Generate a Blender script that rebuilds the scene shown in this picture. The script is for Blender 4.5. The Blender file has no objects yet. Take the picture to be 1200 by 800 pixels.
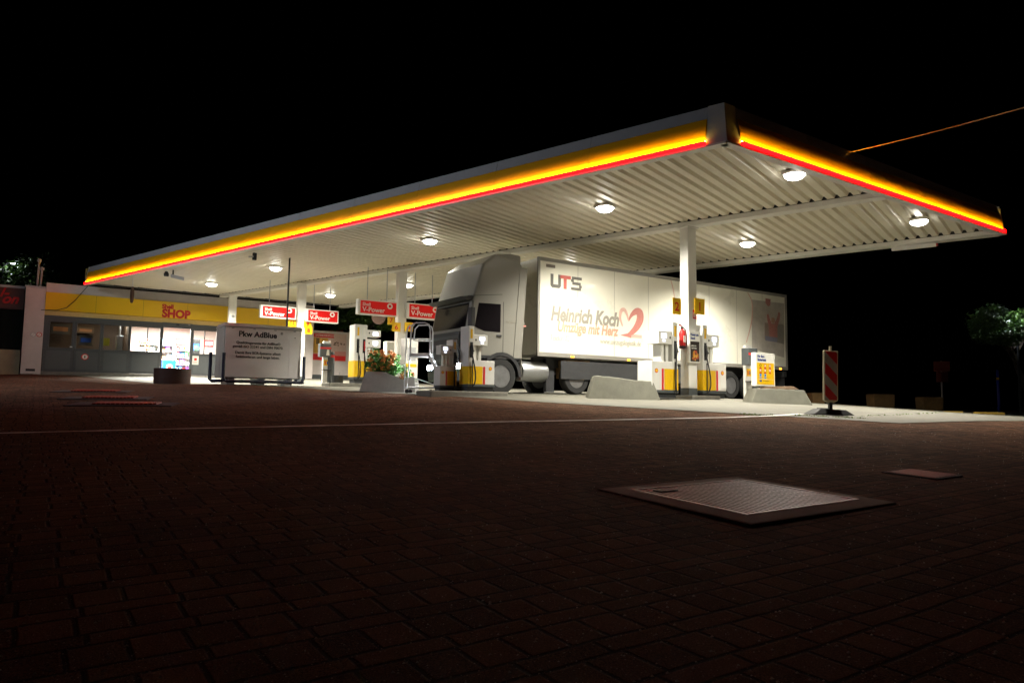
import bpy, bmesh, math, random
import numpy as np
from mathutils import Vector, Matrix, Euler
random.seed(7)
rnd = random.Random(11)
PI = math.pi
EZ = 0.70                      # eye height above the paving under the camera
# --- camera frame, solved from the canopy's and the shop's vanishing points (1200 px wide picture, focal length 820 px)
F = 820.0
CR = Vector((0.99991, -0.00110, 0.01327)); CU = Vector((-0.01331, -0.08266, 0.99649)); CF = Vector((0.0, 0.99658, 0.08267))
AU = 2.4730979; BR = 0.5955418
U = Vector((math.cos(AU), math.sin(AU), 0)); V = Vector((-math.sin(AU), math.cos(AU), 0))   # canopy long side, and towards the street
R = Vector((math.cos(BR), math.sin(BR), 0)); N = Vector((math.sin(BR), -math.cos(BR), 0))   # lanes, and their open side
H = 5.06 + EZ                  # canopy underside
EYE = Vector((0, 0, EZ))
def ray(px, py):
    return CR * (px - 600) + CU * (400 - py) + CF * F
def at(px, py, d):             # point at depth d along +y
    r = ray(px, py); return EYE + r * (d / r.y)
def onz(px, py, z):
    r = ray(px, py); return EYE + r * ((z - EZ) / r.z)
def onpl(px, py, p0, n):
    r = ray(px, py); return EYE + r * ((p0 - EYE).dot(n) / r.dot(n))
def proj(p):
    q = Vector(p) - EYE; d = q.dot(CF); return (600 + F * q.dot(CR) / d, 400 - F * q.dot(CU) / d)
C0 = onz(851.5, 168, H)
# --- terrain: the paving climbs from the street to the forecourt; thin-plate surface through surveyed spots
_cp = np.array([(0, 0, -.70), (6.04, 13.4, -.215), (5.05, 20, .10), (-3.6, 20, .14), (-1.5, 19.3, .15), (1, 21, .16), (3.05, 19, .02), (-9.6, 23, .39), (-7.3, 24.5, .35), (-5.6, 27, .40), (-13.1, 27, .40), (-21.8, 32.4, .86),
    (-17, 35.6, .93), (-10, 40, 1.0), (16.1, 25, -.27), (12, 27, .0), (20, 0, -1.1), (-20, 0, -.55), (-20, 15, .0), (10, 4, -.66), (0, 45, .7), (25, 45, -.2), (-40, 20, .3), (40, 10, -1.2), (-30, 45, 1.2), (0, -20, -1.4), (1.5, 6, -.50), (-3, 6.5, -.46), (-1, 10, -.33), (10, 20.5, -.1)], float)
def _tps():
    n = len(_cp); P = np.c_[np.ones(n), _cp[:, :2]]
    d = np.linalg.norm(_cp[:, None, :2] - _cp[None, :, :2], axis=2)
    K = np.where(d > 0, d * d * np.log(d + 1e-9), 0) + np.eye(n) * 6.0
    A = np.zeros((n + 3, n + 3)); A[:n, :n] = K; A[:n, n:] = P; A[n:, :n] = P.T
    return np.linalg.solve(A, np.r_[_cp[:, 2], 0, 0, 0])
_w = _tps()
def gz_arr(x, y):
    x = np.clip(np.asarray(x, float), -40, 40); y = np.clip(np.asarray(y, float), -20, 55)
    d = np.sqrt((x[..., None] - _cp[:, 0])**2 + (y[..., None] - _cp[:, 1])**2)
    return (d * d * np.log(d + 1e-9)) @ _w[:-3] + _w[-3] + _w[-2] * x + _w[-1] * y + EZ
def gz(x, y): return float(gz_arr(np.array([x]), np.array([y]))[0])
def hit(px, py):               # where a pixel's ray meets the paving
    r = ray(px, py); r = r / r.y; d = 0.5; pv = None
    while d < 90:
        p = EYE + r * d; h = p.z - gz(p.x, p.y)
        if h <= 0: return p
        d += 0.02
    return EYE + r * 90
# ------------------------------------------------------------------ scene, world, camera
sc = bpy.context.scene
col = sc.collection
w = bpy.data.worlds.new("World"); sc.world = w; w.use_nodes = True
nt = w.node_tree; sky = nt.nodes.new("ShaderNodeTexSky"); sky.sky_type = 'NISHITA'; sky.sun_disc = False
sky.sun_elevation = math.radians(-8); sky.sun_rotation = math.radians(200)
nt.links.new(sky.outputs[0], nt.nodes["Background"].inputs[0]); nt.nodes["Background"].inputs[1].default_value = 0.012
cam = bpy.data.objects.new("camera", bpy.data.cameras.new("camera")); col.objects.link(cam); sc.camera = cam
cam.data.sensor_width = 36; cam.data.sensor_fit = 'HORIZONTAL'; cam.data.lens = F / 1200 * 36; cam.data.clip_start = 0.05; cam.data.clip_end = 3000
m = Matrix((CR, CU, -CF)).transposed().to_4x4(); m.translation = EYE; cam.matrix_world = m
vs = sc.view_settings; vs.view_transform = 'Standard'; vs.look = 'None'; vs.gamma = 1; vs.exposure = 0; vs.use_curve_mapping = False
sc.cycles.use_denoising = True; sc.cycles.sample_clamp_indirect = 6; sc.cycles.max_bounces = 8; sc.cycles.diffuse_bounces = 5; sc.cycles.caustics_reflective = False; sc.cycles.caustics_refractive = False
sc.cycles.use_light_tree = True

# ------------------------------------------------------------------ materials
def mat(name, c, rough=.5, metal=0, var=.08, scale=6, bump=0, bscale=40, emis=None, es=0, dirt=0, spec=.5, coat=0):
    M = bpy.data.materials.new(name); M.use_nodes = True; t = M.node_tree; b = t.nodes["Principled BSDF"]
    b.inputs["Roughness"].default_value = rough; b.inputs["Metallic"].default_value = metal; b.inputs["Specular IOR Level"].default_value = spec
    b.inputs["Coat Weight"].default_value = coat
    co = t.nodes.new("ShaderNodeTexCoord")
    n = t.nodes.new("ShaderNodeTexNoise"); n.inputs["Scale"].default_value = scale; n.inputs["Detail"].default_value = 6; n.inputs["Roughness"].default_value = .65
    t.links.new(co.outputs["Object"], n.inputs["Vector"])
    r = t.nodes.new("ShaderNodeMapRange"); r.inputs[1].default_value = .3; r.inputs[2].default_value = .7
    r.inputs[3].default_value = 1 - var; r.inputs[4].default_value = 1 + var; t.links.new(n.outputs[0], r.inputs[0])
    mx = t.nodes.new("ShaderNodeVectorMath"); mx.operation = 'SCALE'; mx.inputs[0].default_value = c[:3]; t.links.new(r.outputs[0], mx.inputs["Scale"])
    out = mx.outputs[0]
    if dirt:
        n2 = t.nodes.new("ShaderNodeTexNoise"); n2.inputs["Scale"].default_value = scale * .4; n2.inputs["Detail"].default_value = 9; n2.inputs["Roughness"].default_value = .75
        t.links.new(co.outputs["Object"], n2.inputs["Vector"])
        rr = t.nodes.new("ShaderNodeMapRange"); rr.inputs[1].default_value = .5; rr.inputs[2].default_value = .72; rr.inputs[3].default_value = 0; rr.inputs[4].default_value = dirt
        t.links.new(n2.outputs[0], rr.inputs[0])
        mm = t.nodes.new("ShaderNodeMix"); mm.data_type = 'RGBA'; t.links.new(rr.outputs[0], mm.inputs[0]); t.links.new(out, mm.inputs[6]); mm.inputs[7].default_value = (c[0] * .35, c[1] * .32, c[2] * .27, 1)
        out = mm.outputs[2]
    t.links.new(out, b.inputs["Base Color"])
    ro = t.nodes.new("ShaderNodeMapRange"); ro.inputs[1].default_value = .3; ro.inputs[2].default_value = .7; ro.inputs[3].default_value = max(.03, rough - var * .4); ro.inputs[4].default_value = min(1, rough + var * .5)
    t.links.new(n.outputs[0], ro.inputs[0]); t.links.new(ro.outputs[0], b.inputs["Roughness"])
    if bump:
        n3 = t.nodes.new("ShaderNodeTexNoise"); n3.inputs["Scale"].default_value = bscale; n3.inputs["Detail"].default_value = 5; t.links.new(co.outputs["Object"], n3.inputs["Vector"])
        bp = t.nodes.new("ShaderNodeBump"); bp.inputs["Strength"].default_value = bump; bp.inputs["Distance"].default_value = .01; t.links.new(n3.outputs[0], bp.inputs["Height"]); t.links.new(bp.outputs[0], b.inputs["Normal"])
    if emis: b.inputs["Emission Color"].default_value = (*emis, 1); b.inputs["Emission Strength"].default_value = es
    return M
def emit(name, c, s):
    M = bpy.data.materials.new(name); M.use_nodes = True; t = M.node_tree; t.nodes.clear()
    e = t.nodes.new("ShaderNodeEmission"); e.inputs[0].default_value = (*c, 1); e.inputs[1].default_value = s
    o = t.nodes.new("ShaderNodeOutputMaterial"); t.links.new(e.outputs[0], o.inputs[0]); return M
def glassmat():
    M = bpy.data.materials.new("glass"); M.use_nodes = True; t = M.node_tree; t.nodes.clear()
    a = t.nodes.new("ShaderNodeBsdfTransparent"); a.inputs[0].default_value = (.93, .95, .94, 1); g = t.nodes.new("ShaderNodeBsdfGlossy"); g.inputs["Roughness"].default_value = .02
    f = t.nodes.new("ShaderNodeFresnel"); x = t.nodes.new("ShaderNodeMixShader"); o = t.nodes.new("ShaderNodeOutputMaterial")
    t.links.new(f.outputs[0], x.inputs[0]); t.links.new(a.outputs[0], x.inputs[1]); t.links.new(g.outputs[0], x.inputs[2]); t.links.new(x.outputs[0], o.inputs[0]); return M
M_white = mat("white_paint", (.74, .73, .70), .38, var=.04, scale=2, dirt=.12)
M_deck = mat("deck_sheet", (.76, .715, .60), .42, var=.05, scale=1.2, dirt=.10)
M_trim = mat("grey_trim", (.40, .41, .44), .4, var=.05, scale=2)
M_yellow = mat("yellow_panel", (.85, .40, .003), .35, var=.03, scale=2)
M_yel2 = mat("yellow_film", (.83, .50, .003), .4, var=.03, scale=2)
M_redbar = emit("red_light_bar", (1.0, .0010, .0013), 22)
M_led = emit("amber_led_strip", (1.0, .60, .06), 125)
M_lens = emit("lamp_lens", (1.0, .96, .86), 30)
M_dark = mat("dark_plinth", (.028, .03, .034), .55, var=.2)
M_skirt = mat("grey_skirt", (.07, .08, .085), .5, var=.12)
M_black = mat("black_rubber", (.016, .016, .018), .6, var=.2)
M_red = mat("red_film", (.62, .012, .012), .4, var=.03)
M_redpaint = mat("red_paint", (.50, .006, .006), .5, var=.05)
M_alu = mat("aluminium", (.82, .83, .85), .35, metal=.1, var=.05)
M_steel = mat("galvanised_steel", (.45, .46, .48), .42, metal=.9, var=.12, scale=30)
M_planter = mat("planter_concrete", (.52, .49, .44), .75, var=.12, scale=3, bump=.4, bscale=60, dirt=.2)
M_rim = mat("wheel_rim", (.22, .22, .23), .45, metal=.6, var=.15, dirt=.4)
M_concrete = mat("cast_concrete", (.165, .162, .132), .85, var=.18, scale=3, bump=.5, bscale=60, dirt=.35)
M_kerb = mat("kerb_concrete", (.19, .18, .155), .85, var=.2, scale=4, bump=.4, dirt=.5)
M_anth = mat("anthracite_frame", (.066, .072, .078), .45, var=.05, scale=2)
M_panelgrey = mat("anthracite_panel", (.085, .093, .098), .5, var=.05, scale=2)
M_render = mat("white_render", (.62, .56, .54), .8, var=.06, scale=2, bump=.2, dirt=.15)
M_beige = mat("beige_base_wall", (.40, .34, .22), .85, var=.15, scale=2, dirt=.3)
M_glass = glassmat()
M_blue = mat("blue_print", (.02, .05, .28), .45)
M_blue2 = mat("bright_blue", (.01, .22, .72), .35)
M_ink = mat("black_ink", (.02, .02, .022), .5)
M_grey_ink = mat("grey_ink", (.16, .155, .145), .5)
M_screen = emit("lit_screen", (.75, .80, 1.0), 2.6)
M_soil = mat("soil", (.10, .06, .03), .95, var=.4, scale=30, bump=.8)
M_corten = mat("rusty_steel", (.028, .007, .004), .75, var=.35, scale=5, bump=.3, dirt=.4)
M_tank = mat("tank_cladding", (.84, .79, .78), .4, var=.04, scale=1.5, dirt=.14)
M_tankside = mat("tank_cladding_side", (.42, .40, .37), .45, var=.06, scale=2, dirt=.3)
M_signwhite = mat("sign_white", (.80, .79, .74), .35, var=.03)
M_signred = mat("sign_red_lit", (.55, .008, .007), .55, spec=.2, emis=(.8, .008, .006), es=.18)
M_truck = mat("trailer_white", (.88, .86, .76), .28, var=.035, scale=.9, dirt=.06, coat=.3)
M_cab = mat("cab_paint", (.27, .26, .235), .35, var=.03, scale=1, coat=.3)
M_cabdark = mat("cab_plastic", (.03, .03, .034), .5, var=.1)
M_chassis = mat("chassis_grime", (.035, .036, .04), .6, var=.3)
M_wind = mat("windscreen", (.012, .010, .012), .06, var=0, spec=.8)
M_tyre = mat("tyre", (.018, .018, .019), .85, var=.2)
M_graphred = mat("graphic_red", (.60, .24, .21), .4)
M_graphpale = mat("graphic_pale_red", (.72, .46, .40), .4)
M_ghost = mat("graphic_dark", (.20, .18, .15), .4)
M_orange = emit("amber_marker", (1.0, .36, .02), 9)
M_tail = emit("tail_light", (1.0, .03, .02), 6)
M_head = emit("headlight_lens", (.86, .93, 1.0), 70)
M_wood = mat("planter_board", (.30, .19, .08), .8, var=.2)
M_ochre = mat("yellow_kerb_paint", (.55, .36, .06), .7, var=.3, scale=8)
M_bark = mat("bark", (.06, .045, .03), .9, var=.3, bump=.6)
M_grate = mat("steel_grating", (.25, .24, .255), .45, metal=.85, var=.25, scale=14)
M_rustcover = mat("red_cover", (.42, .055, .025), .6, var=.3, scale=8)
M_cover = mat("cast_cover", (.06, .052, .05), .8, metal=.1, var=.3, scale=30, bump=.5)
M_collar = mat("collar_concrete", (.20, .155, .125), .85, var=.2, scale=6, bump=.6, bscale=90, dirt=.35)

# --- pavers: rows of stretchers between narrow rows, laid along the lanes
def paver_mat():
    M = bpy.data.materials.new("block_paving"); M.use_nodes = True; t = M.node_tree; b = t.nodes["Principled BSDF"]; L = t.links
    def mth(op, a, c=None, d=None):
        n = t.nodes.new("ShaderNodeMath"); n.operation = op
        for i, x in enumerate((a, c, d)):
            if x is None: continue
            if isinstance(x, (int, float)): n.inputs[i].default_value = x
            else: L.new(x, n.inputs[i])
        return n.outputs[0]
    co = t.nodes.new("ShaderNodeTexCoord"); mp = t.nodes.new("ShaderNodeMapping"); mp.inputs["Rotation"].default_value = (0, 0, -BR)
    L.new(co.outputs["Object"], mp.inputs["Vector"])
    wob = t.nodes.new("ShaderNodeTexNoise"); wob.inputs["Scale"].default_value = 3.0; wob.inputs["Detail"].default_value = 2; L.new(co.outputs["Object"], wob.inputs["Vector"])
    wv = t.nodes.new("ShaderNodeVectorMath"); wv.operation = 'SCALE'; wv.inputs["Scale"].default_value = .022; L.new(wob.outputs[1], wv.inputs[0])
    ad = t.nodes.new("ShaderNodeVectorMath"); L.new(mp.outputs[0], ad.inputs[0]); L.new(wv.outputs[0], ad.inputs[1])
    sx = t.nodes.new("ShaderNodeSeparateXYZ"); L.new(ad.outputs[0], sx.inputs[0]); X, Y = sx.outputs[0], sx.outputs[1]
    PY, TH = .245, .64
    ty = mth('DIVIDE', Y, PY); row = mth('FLOOR', ty); fy = mth('FRACT', ty); thin = mth('GREATER_THAN', fy, TH)
    rid = mth('ADD', mth('MULTIPLY', row, 2), thin)
    wn = t.nodes.new("ShaderNodeTexWhiteNoise"); wn.noise_dimensions = '1D'; L.new(rid, wn.inputs["W"])
    wd = mth('ADD', mth('MULTIPLY', thin, .13), .135)
    xs = mth('ADD', mth('DIVIDE', X, wd), mth('MULTIPLY', wn.outputs[0], .5)); fx = mth('FRACT', xs); cx = mth('FLOOR', xs)
    dx = mth('MULTIPLY', mth('MINIMUM', fx, mth('SUBTRACT', 1, fx)), wd)
    dyt = mth('MINIMUM', fy, mth('ABSOLUTE', mth('SUBTRACT', fy, TH))); dy = mth('MULTIPLY', mth('MINIMUM', dyt, mth('SUBTRACT', 1, fy)), PY)
    d = mth('MINIMUM', dx, dy)
    js = t.nodes.new("ShaderNodeMapRange"); js.interpolation_type = 'SMOOTHSTEP'; js.inputs[1].default_value = .003; js.inputs[2].default_value = .011; L.new(d, js.inputs[0])
    cv = t.nodes.new("ShaderNodeCombineXYZ"); L.new(cx, cv.inputs[0]); L.new(rid, cv.inputs[1])
    wb = t.nodes.new("ShaderNodeTexWhiteNoise"); wb.noise_dimensions = '2D'; L.new(cv.outputs[0], wb.inputs["Vector"])
    big = t.nodes.new("ShaderNodeTexNoise"); big.inputs["Scale"].default_value = .55; big.inputs["Detail"].default_value = 8; big.inputs["Roughness"].default_value = .6; L.new(co.outputs["Object"], big.inputs["Vector"])
    fine0 = t.nodes.new("ShaderNodeTexNoise"); fine0.inputs["Scale"].default_value = 190; fine0.inputs["Detail"].default_value = 4; fine0.inputs["Roughness"].default_value = .75; L.new(co.outputs["Object"], fine0.inputs["Vector"]); fine = t.nodes.new("ShaderNodeMapRange"); fine.inputs[1].default_value = .38; fine.inputs[2].default_value = .64; L.new(fine0.outputs[0], fine.inputs[0])
    v = mth('ADD', mth('MULTIPLY', wb.outputs[0], .45), mth('MULTIPLY', big.outputs[0], .9)); v = mth('ADD', mth('MULTIPLY', v, .72), mth('MULTIPLY', fine.outputs[0], .62))
    rp = t.nodes.new("ShaderNodeValToRGB"); e = rp.color_ramp.elements; e[0].position = .45; e[0].color = (.014, .0058, .0032, 1); e[1].position = 1.15; e[1].color = (.235, .118, .069, 1); L.new(v, rp.inputs[0])
    # pale grit in the block faces and loose on them
    vo = t.nodes.new("ShaderNodeTexVoronoi"); vo.inputs["Scale"].default_value = 75; L.new(co.outputs["Object"], vo.inputs["Vector"])
    wsp = t.nodes.new("ShaderNodeSeparateColor"); L.new(vo.outputs["Color"], wsp.inputs[0])
    sp = mth('MULTIPLY', mth('LESS_THAN', vo.outputs["Distance"], .17), mth('GREATER_THAN', wsp.outputs[0], .58))
    mx = t.nodes.new("ShaderNodeMix"); mx.data_type = 'RGBA'; L.new(js.outputs[0], mx.inputs[0]); mx.inputs[6].default_value = (.010, .008, .007, 1); L.new(rp.outputs[0], mx.inputs[7])
    m2 = t.nodes.new("ShaderNodeMix"); m2.data_type = 'RGBA'; L.new(mth('MULTIPLY', sp, .8), m2.inputs[0]); L.new(mx.outputs[2], m2.inputs[6]); m2.inputs[7].default_value = (.55, .46, .38, 1)
    vo2 = t.nodes.new("ShaderNodeTexVoronoi"); vo2.inputs["Scale"].default_value = 170; L.new(co.outputs["Object"], vo2.inputs["Vector"]); ws2 = t.nodes.new("ShaderNodeSeparateColor"); L.new(vo2.outputs["Color"], ws2.inputs[0])
    sp2 = mth('MULTIPLY', mth('LESS_THAN', vo2.outputs["Distance"], .28), mth('GREATER_THAN', ws2.outputs[0], .72))
    m3 = t.nodes.new("ShaderNodeMix"); m3.data_type = 'RGBA'; L.new(mth('MULTIPLY', sp2, .85), m3.inputs[0]); L.new(m2.outputs[2], m3.inputs[6]); m3.inputs[7].default_value = (.30, .17, .10, 1)
    L.new(m3.outputs[2], b.inputs["Base Color"]); b.inputs["Roughness"].default_value = .88; b.inputs["Specular IOR Level"].default_value = .09
    hgt = mth('ADD', mth('ADD', js.outputs[0], mth('MULTIPLY', wb.outputs[0], .35)), mth('ADD', mth('MULTIPLY', fine.outputs[0], .30), mth('MULTIPLY', sp, .3)))
    bp = t.nodes.new("ShaderNodeBump"); bp.inputs["Strength"].default_value = .95; bp.inputs["Distance"].default_value = .012; L.new(hgt, bp.inputs["Height"]); L.new(bp.outputs[0], b.inputs["Normal"])
    return M
M_paver = paver_mat()
def apron_mat():
    M = mat("forecourt_concrete", (.130, .124, .100), .72, var=.12, scale=.8, bump=.25, bscale=120, dirt=.45); t = M.node_tree; L = t.links; b = t.nodes["Principled BSDF"]
    src = b.inputs["Base Color"].links[0].from_socket
    co = t.nodes.new("ShaderNodeTexCoord"); mp = t.nodes.new("ShaderNodeMapping"); mp.inputs["Rotation"].default_value = (0, 0, -BR); L.new(co.outputs["Object"], mp.inputs[0])
    br = t.nodes.new("ShaderNodeTexBrick"); br.inputs["Scale"].default_value = 1; br.inputs["Brick Width"].default_value = 5; br.inputs["Row Height"].default_value = 4; br.offset = 0; br.inputs["Mortar Size"].default_value = .02
    br.inputs["Color1"].default_value = (1, 1, 1, 1); br.inputs["Color2"].default_value = (.86, .86, .86, 1); br.inputs["Mortar"].default_value = (.15, .15, .15, 1); L.new(mp.outputs[0], br.inputs[0])
    mx = t.nodes.new("ShaderNodeMix"); mx.data_type = 'RGBA'; mx.blend_type = 'MULTIPLY'; mx.inputs[0].default_value = 1; L.new(src, mx.inputs[6]); L.new(br.outputs[0], mx.inputs[7]); L.new(mx.outputs[2], b.inputs["Base Color"])
    return M
M_apron = apron_mat()

# ------------------------------------------------------------------ building helpers
class MB:
    def __init__(s): s.v = []; s.f = []; s.mi = []; s.k = 0
    def mat(s, k): s.k = k; return s
    def add(s, vs, fs):
        o = len(s.v); s.v += [tuple(p) for p in vs]
        for f in fs: s.f.append([i + o for i in f]); s.mi.append(s.k)
        return s
    def box(s, x0, x1, y0, y1, z0, z1):
        return s.add([(x0, y0, z0), (x1, y0, z0), (x1, y1, z0), (x0, y1, z0), (x0, y0, z1), (x1, y0, z1), (x1, y1, z1), (x0, y1, z1)],
                     [(0, 3, 2, 1), (4, 5, 6, 7), (0, 1, 5, 4), (1, 2, 6, 5), (2, 3, 7, 6), (3, 0, 4, 7)])
    def hexa(s, bot, top):      # four bottom points, four top points, counter-clockwise seen from above
        return s.add(list(bot) + list(top), [(0, 3, 2, 1), (4, 5, 6, 7), (0, 1, 5, 4), (1, 2, 6, 5), (2, 3, 7, 6), (3, 0, 4, 7)])
    def tube(s, pts, r, n=10, cap=True):
        pts = [Vector(p) for p in pts]; rr = r if isinstance(r, (list, tuple)) else [r] * len(pts); o = len(s.v); up = None
        for i, p in enumerate(pts):
            d = (pts[min(i + 1, len(pts) - 1)] - pts[max(i - 1, 0)]).normalized()
            if up is None: up = d.orthogonal().normalized()
            up = (up - d * up.dot(d)).normalized(); q = d.cross(up)
            for k in range(n): a = 2 * PI * k / n; s.v.append(tuple(p + (up * math.cos(a) + q * math.sin(a)) * rr[i]))
        for i in range(len(pts) - 1):
            for k in range(n):
                s.f.append([o + i * n + k, o + i * n + (k + 1) % n, o + (i + 1) * n + (k + 1) % n, o + (i + 1) * n + k]); s.mi.append(s.k)
        if cap:
            s.f.append([o + k for k in range(n)][::-1]); s.mi.append(s.k); e = o + (len(pts) - 1) * n; s.f.append([e + k for k in range(n)]); s.mi.append(s.k)
        return s
    def lathe(s, prof, n=28, c=(0, 0, 0), ax='z', cap=True):
        o = len(s.v)
        for (r, z) in prof:
            for k in range(n):
                a = 2 * PI * k / n; p = (r * math.cos(a), r * math.sin(a), z)
                if ax == 'y': p = (p[0], p[2], p[1])
                if ax == 'x': p = (p[2], p[0], p[1])
                s.v.append((p[0] + c[0], p[1] + c[1], p[2] + c[2]))
        for i in range(len(prof) - 1):
            for k in range(n):
                q = [o + i * n + k, o + i * n + (k + 1) % n, o + (i + 1) * n + (k + 1) % n, o + (i + 1) * n + k]
                s.f.append(q[::-1] if ax == 'y' else q); s.mi.append(s.k)
        for idx, i in ((0, 0), (1, len(prof) - 1)):
            if cap and prof[i][0] > 1e-4:
                q = [o + i * n + k for k in range(n)]; s.f.append(q if idx else q[::-1]); s.mi.append(s.k)
        return s
    def prism(s, poly, y0, y1):   # polygon in x,z extruded along y
        n = len(poly); vs = [(x, y0, z) for x, z in poly] + [(x, y1, z) for x, z in poly]
        return s.add(vs, [tuple(range(n)), tuple(range(2 * n - 1, n - 1, -1))] + [(i + n, (i + 1) % n + n, (i + 1) % n, i) for i in range(n)])
    def build(s, name, mats, parent=None, bevel=0, smooth=False, loc=None):
        me = bpy.data.meshes.new(name); me.from_pydata(s.v, [], s.f)
        mats = mats if isinstance(mats, (list, tuple)) else [mats]
        for q in mats: me.materials.append(q)
        me.polygons.foreach_set("material_index", s.mi)
        bm = bmesh.new(); bm.from_mesh(me); bmesh.ops.recalc_face_normals(bm, faces=bm.faces); bm.to_mesh(me); bm.free()
        o = bpy.data.objects.new(name, me); col.objects.link(o)
        if parent: o.parent = parent
        if loc: o.location = loc
        if bevel:
            b = o.modifiers.new("bevel", 'BEVEL'); b.width = bevel; b.segments = 2; b.limit_method = 'ANGLE'; b.angle_limit = math.radians(50)
        if smooth:
            for p in me.polygons: p.use_smooth = True
            try: me.set_sharp_from_angle(angle=math.radians(40))
            except Exception: pass
        return o
def tag(o, label=None, cat=None, group=None, kind=None):
    if label: o["label"] = label
    if cat: o["category"] = cat
    if group: o["group"] = group
    if kind: o["kind"] = kind
    return o
def thing(name, label, cat, loc, rz=0, group=None):
    o = bpy.data.objects.new(name, None); o.empty_display_size = .1; col.objects.link(o); o.location = loc; o.rotation_euler = (0, 0, rz); return tag(o, label, cat, group)
def copy_tree(o, parent=None):
    c = o.copy(); col.objects.link(c); c.parent = parent
    for ch in list(o.children): copy_tree(ch, c)
    return c
def text(name, body, size, material, parent, loc, rot=(PI / 2, 0, 0), align='LEFT', bold=0, shear=0, ext=.003, sx=1, space=1, line=1):
    cu = bpy.data.curves.new(name, 'FONT'); cu.body = body; cu.size = size; cu.align_x = align; cu.offset = bold * size; cu.shear = shear; cu.extrude = ext; cu.space_character = space; cu.space_line = line; cu.resolution_u = 4
    tmp = bpy.data.objects.new(name, cu); col.objects.link(tmp); dg = bpy.context.evaluated_depsgraph_get()
    me = bpy.data.meshes.new_from_object(tmp.evaluated_get(dg)); bpy.data.objects.remove(tmp); me.materials.clear(); me.materials.append(material)
    o = bpy.data.objects.new(name, me); col.objects.link(o); o.location = loc; o.rotation_euler = rot; o.scale = (sx, 1, 1)
    if parent: o.parent = parent
    return o
def lay(t, x, y, ang, dz=0):    # set a thing flat on the sloping paving
    ux = Vector((math.cos(ang), math.sin(ang), 0)); uy = Vector((-ux.y, ux.x, 0)); e = .6
    a = Vector((ux.x, ux.y, (gz(x + ux.x * e, y + ux.y * e) - gz(x, y)) / e)).normalized(); b = Vector((uy.x, uy.y, (gz(x + uy.x * e, y + uy.y * e) - gz(x, y)) / e)).normalized()
    t.rotation_euler = Matrix((a, b, a.cross(b))).transposed().to_euler(); t.location = (x, y, gz(x, y) + dz)
def rlocal(p, base):           # world point -> the lane frame of a thing standing at base
    q = Vector(p) - Vector(base); return Vector((q.dot(R), -q.dot(N), q.z))

# ------------------------------------------------------------------ ground
def axis(lo, hi, mid0, mid1, step):
    a = list(np.arange(mid0, mid1 + 1e-6, step)); g = step
    while a[-1] < hi: g *= 1.35; a.append(a[-1] + g)
    g = step; b = []; x = mid0
    while x > lo: g *= 1.35; x -= g; b.append(x)
    return np.array(b[::-1] + a)
xs = axis(-600, 600, -26, 26, .5); ys = axis(-60, 900, -3, 44, .5)
GX, GY = np.meshgrid(xs, ys); GZ = gz_arr(GX, GY)
GZ = GZ + .012 * np.sin(GX * 1.1 + .6 * np.sin(GY * .9)) * np.sin(GY * 1.35 + .5) * np.clip((9 - GY) / 4, 0, 1)
nx, ny = len(xs), len(ys)
me = bpy.data.meshes.new("ground"); me.from_pydata(np.c_[GX.ravel(), GY.ravel(), GZ.ravel()].tolist(), [], [(j * nx + i, j * nx + i + 1, (j + 1) * nx + i + 1, (j + 1) * nx + i) for j in range(ny - 1) for i in range(nx - 1)])
me.materials.append(M_paver)
for p in me.polygons: p.use_smooth = True
g = bpy.data.objects.new("ground", me); col.objects.link(g); tag(g, "brown block paving of the yard in front of the forecourt", None, None, "structure")
# concrete forecourt, one sheet following the terrain
mb = MB(); na, nr = 90, 70
aa = np.linspace(-2.9, 33.5, na); rr_ = np.linspace(0, 42, nr)
fv = []
for j in range(nr):
    for i in range(na):
        p = C0 + U * aa[i] + V * .25 + R * rr_[j]; fv.append((p.x, p.y, gz(p.x, p.y) + .014))
mb.add(fv, [(j * na + i, j * na + i + 1, (j + 1) * na + i + 1, (j + 1) * na + i) for j in range(nr - 1) for i in range(na - 1)])
o = mb.build("forecourt_slab", M_apron); tag(o, "pale concrete slab under the canopy", None, None, "structure")
# painted line on the paving
mb = MB(); lp = [hit(x, y) for x, y in [(-60, 511.5), (0, 510), (125, 506.5), (250, 503.5), (375, 500.5), (500, 497.5), (600, 495.5), (700, 493.8), (790, 491.8), (850, 490.5), (905, 488.3), (938, 486.2)]]
dl = []
for i in range(len(lp) - 1):
    for k in range(10): dl.append(lp[i].lerp(lp[i + 1], k / 10))
dl.append(lp[-1]); fv = []
for i, p in enumerate(dl):
    t = (dl[min(i + 1, len(dl) - 1)] - dl[max(i - 1, 0)]); t.z = 0; t.normalize(); n = Vector((-t.y, t.x, 0)); wd = .050 + .012 * math.sin(i * .7) + .02 * i / len(dl)
    for sgn in (-1, 1): q = p + n * wd * sgn; fv.append((q.x, q.y, gz(q.x, q.y) + .022))
mb.add(fv, [(2 * i, 2 * i + 2, 2 * i + 3, 2 * i + 1) for i in range(len(dl) - 1)])
M_line = mat("road_paint", (.84, .80, .76), .7, var=.25, scale=9, dirt=.35)
tag(mb.build("road_marking", M_line), "thin worn white line across the paving", None, None, "structure")

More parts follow.
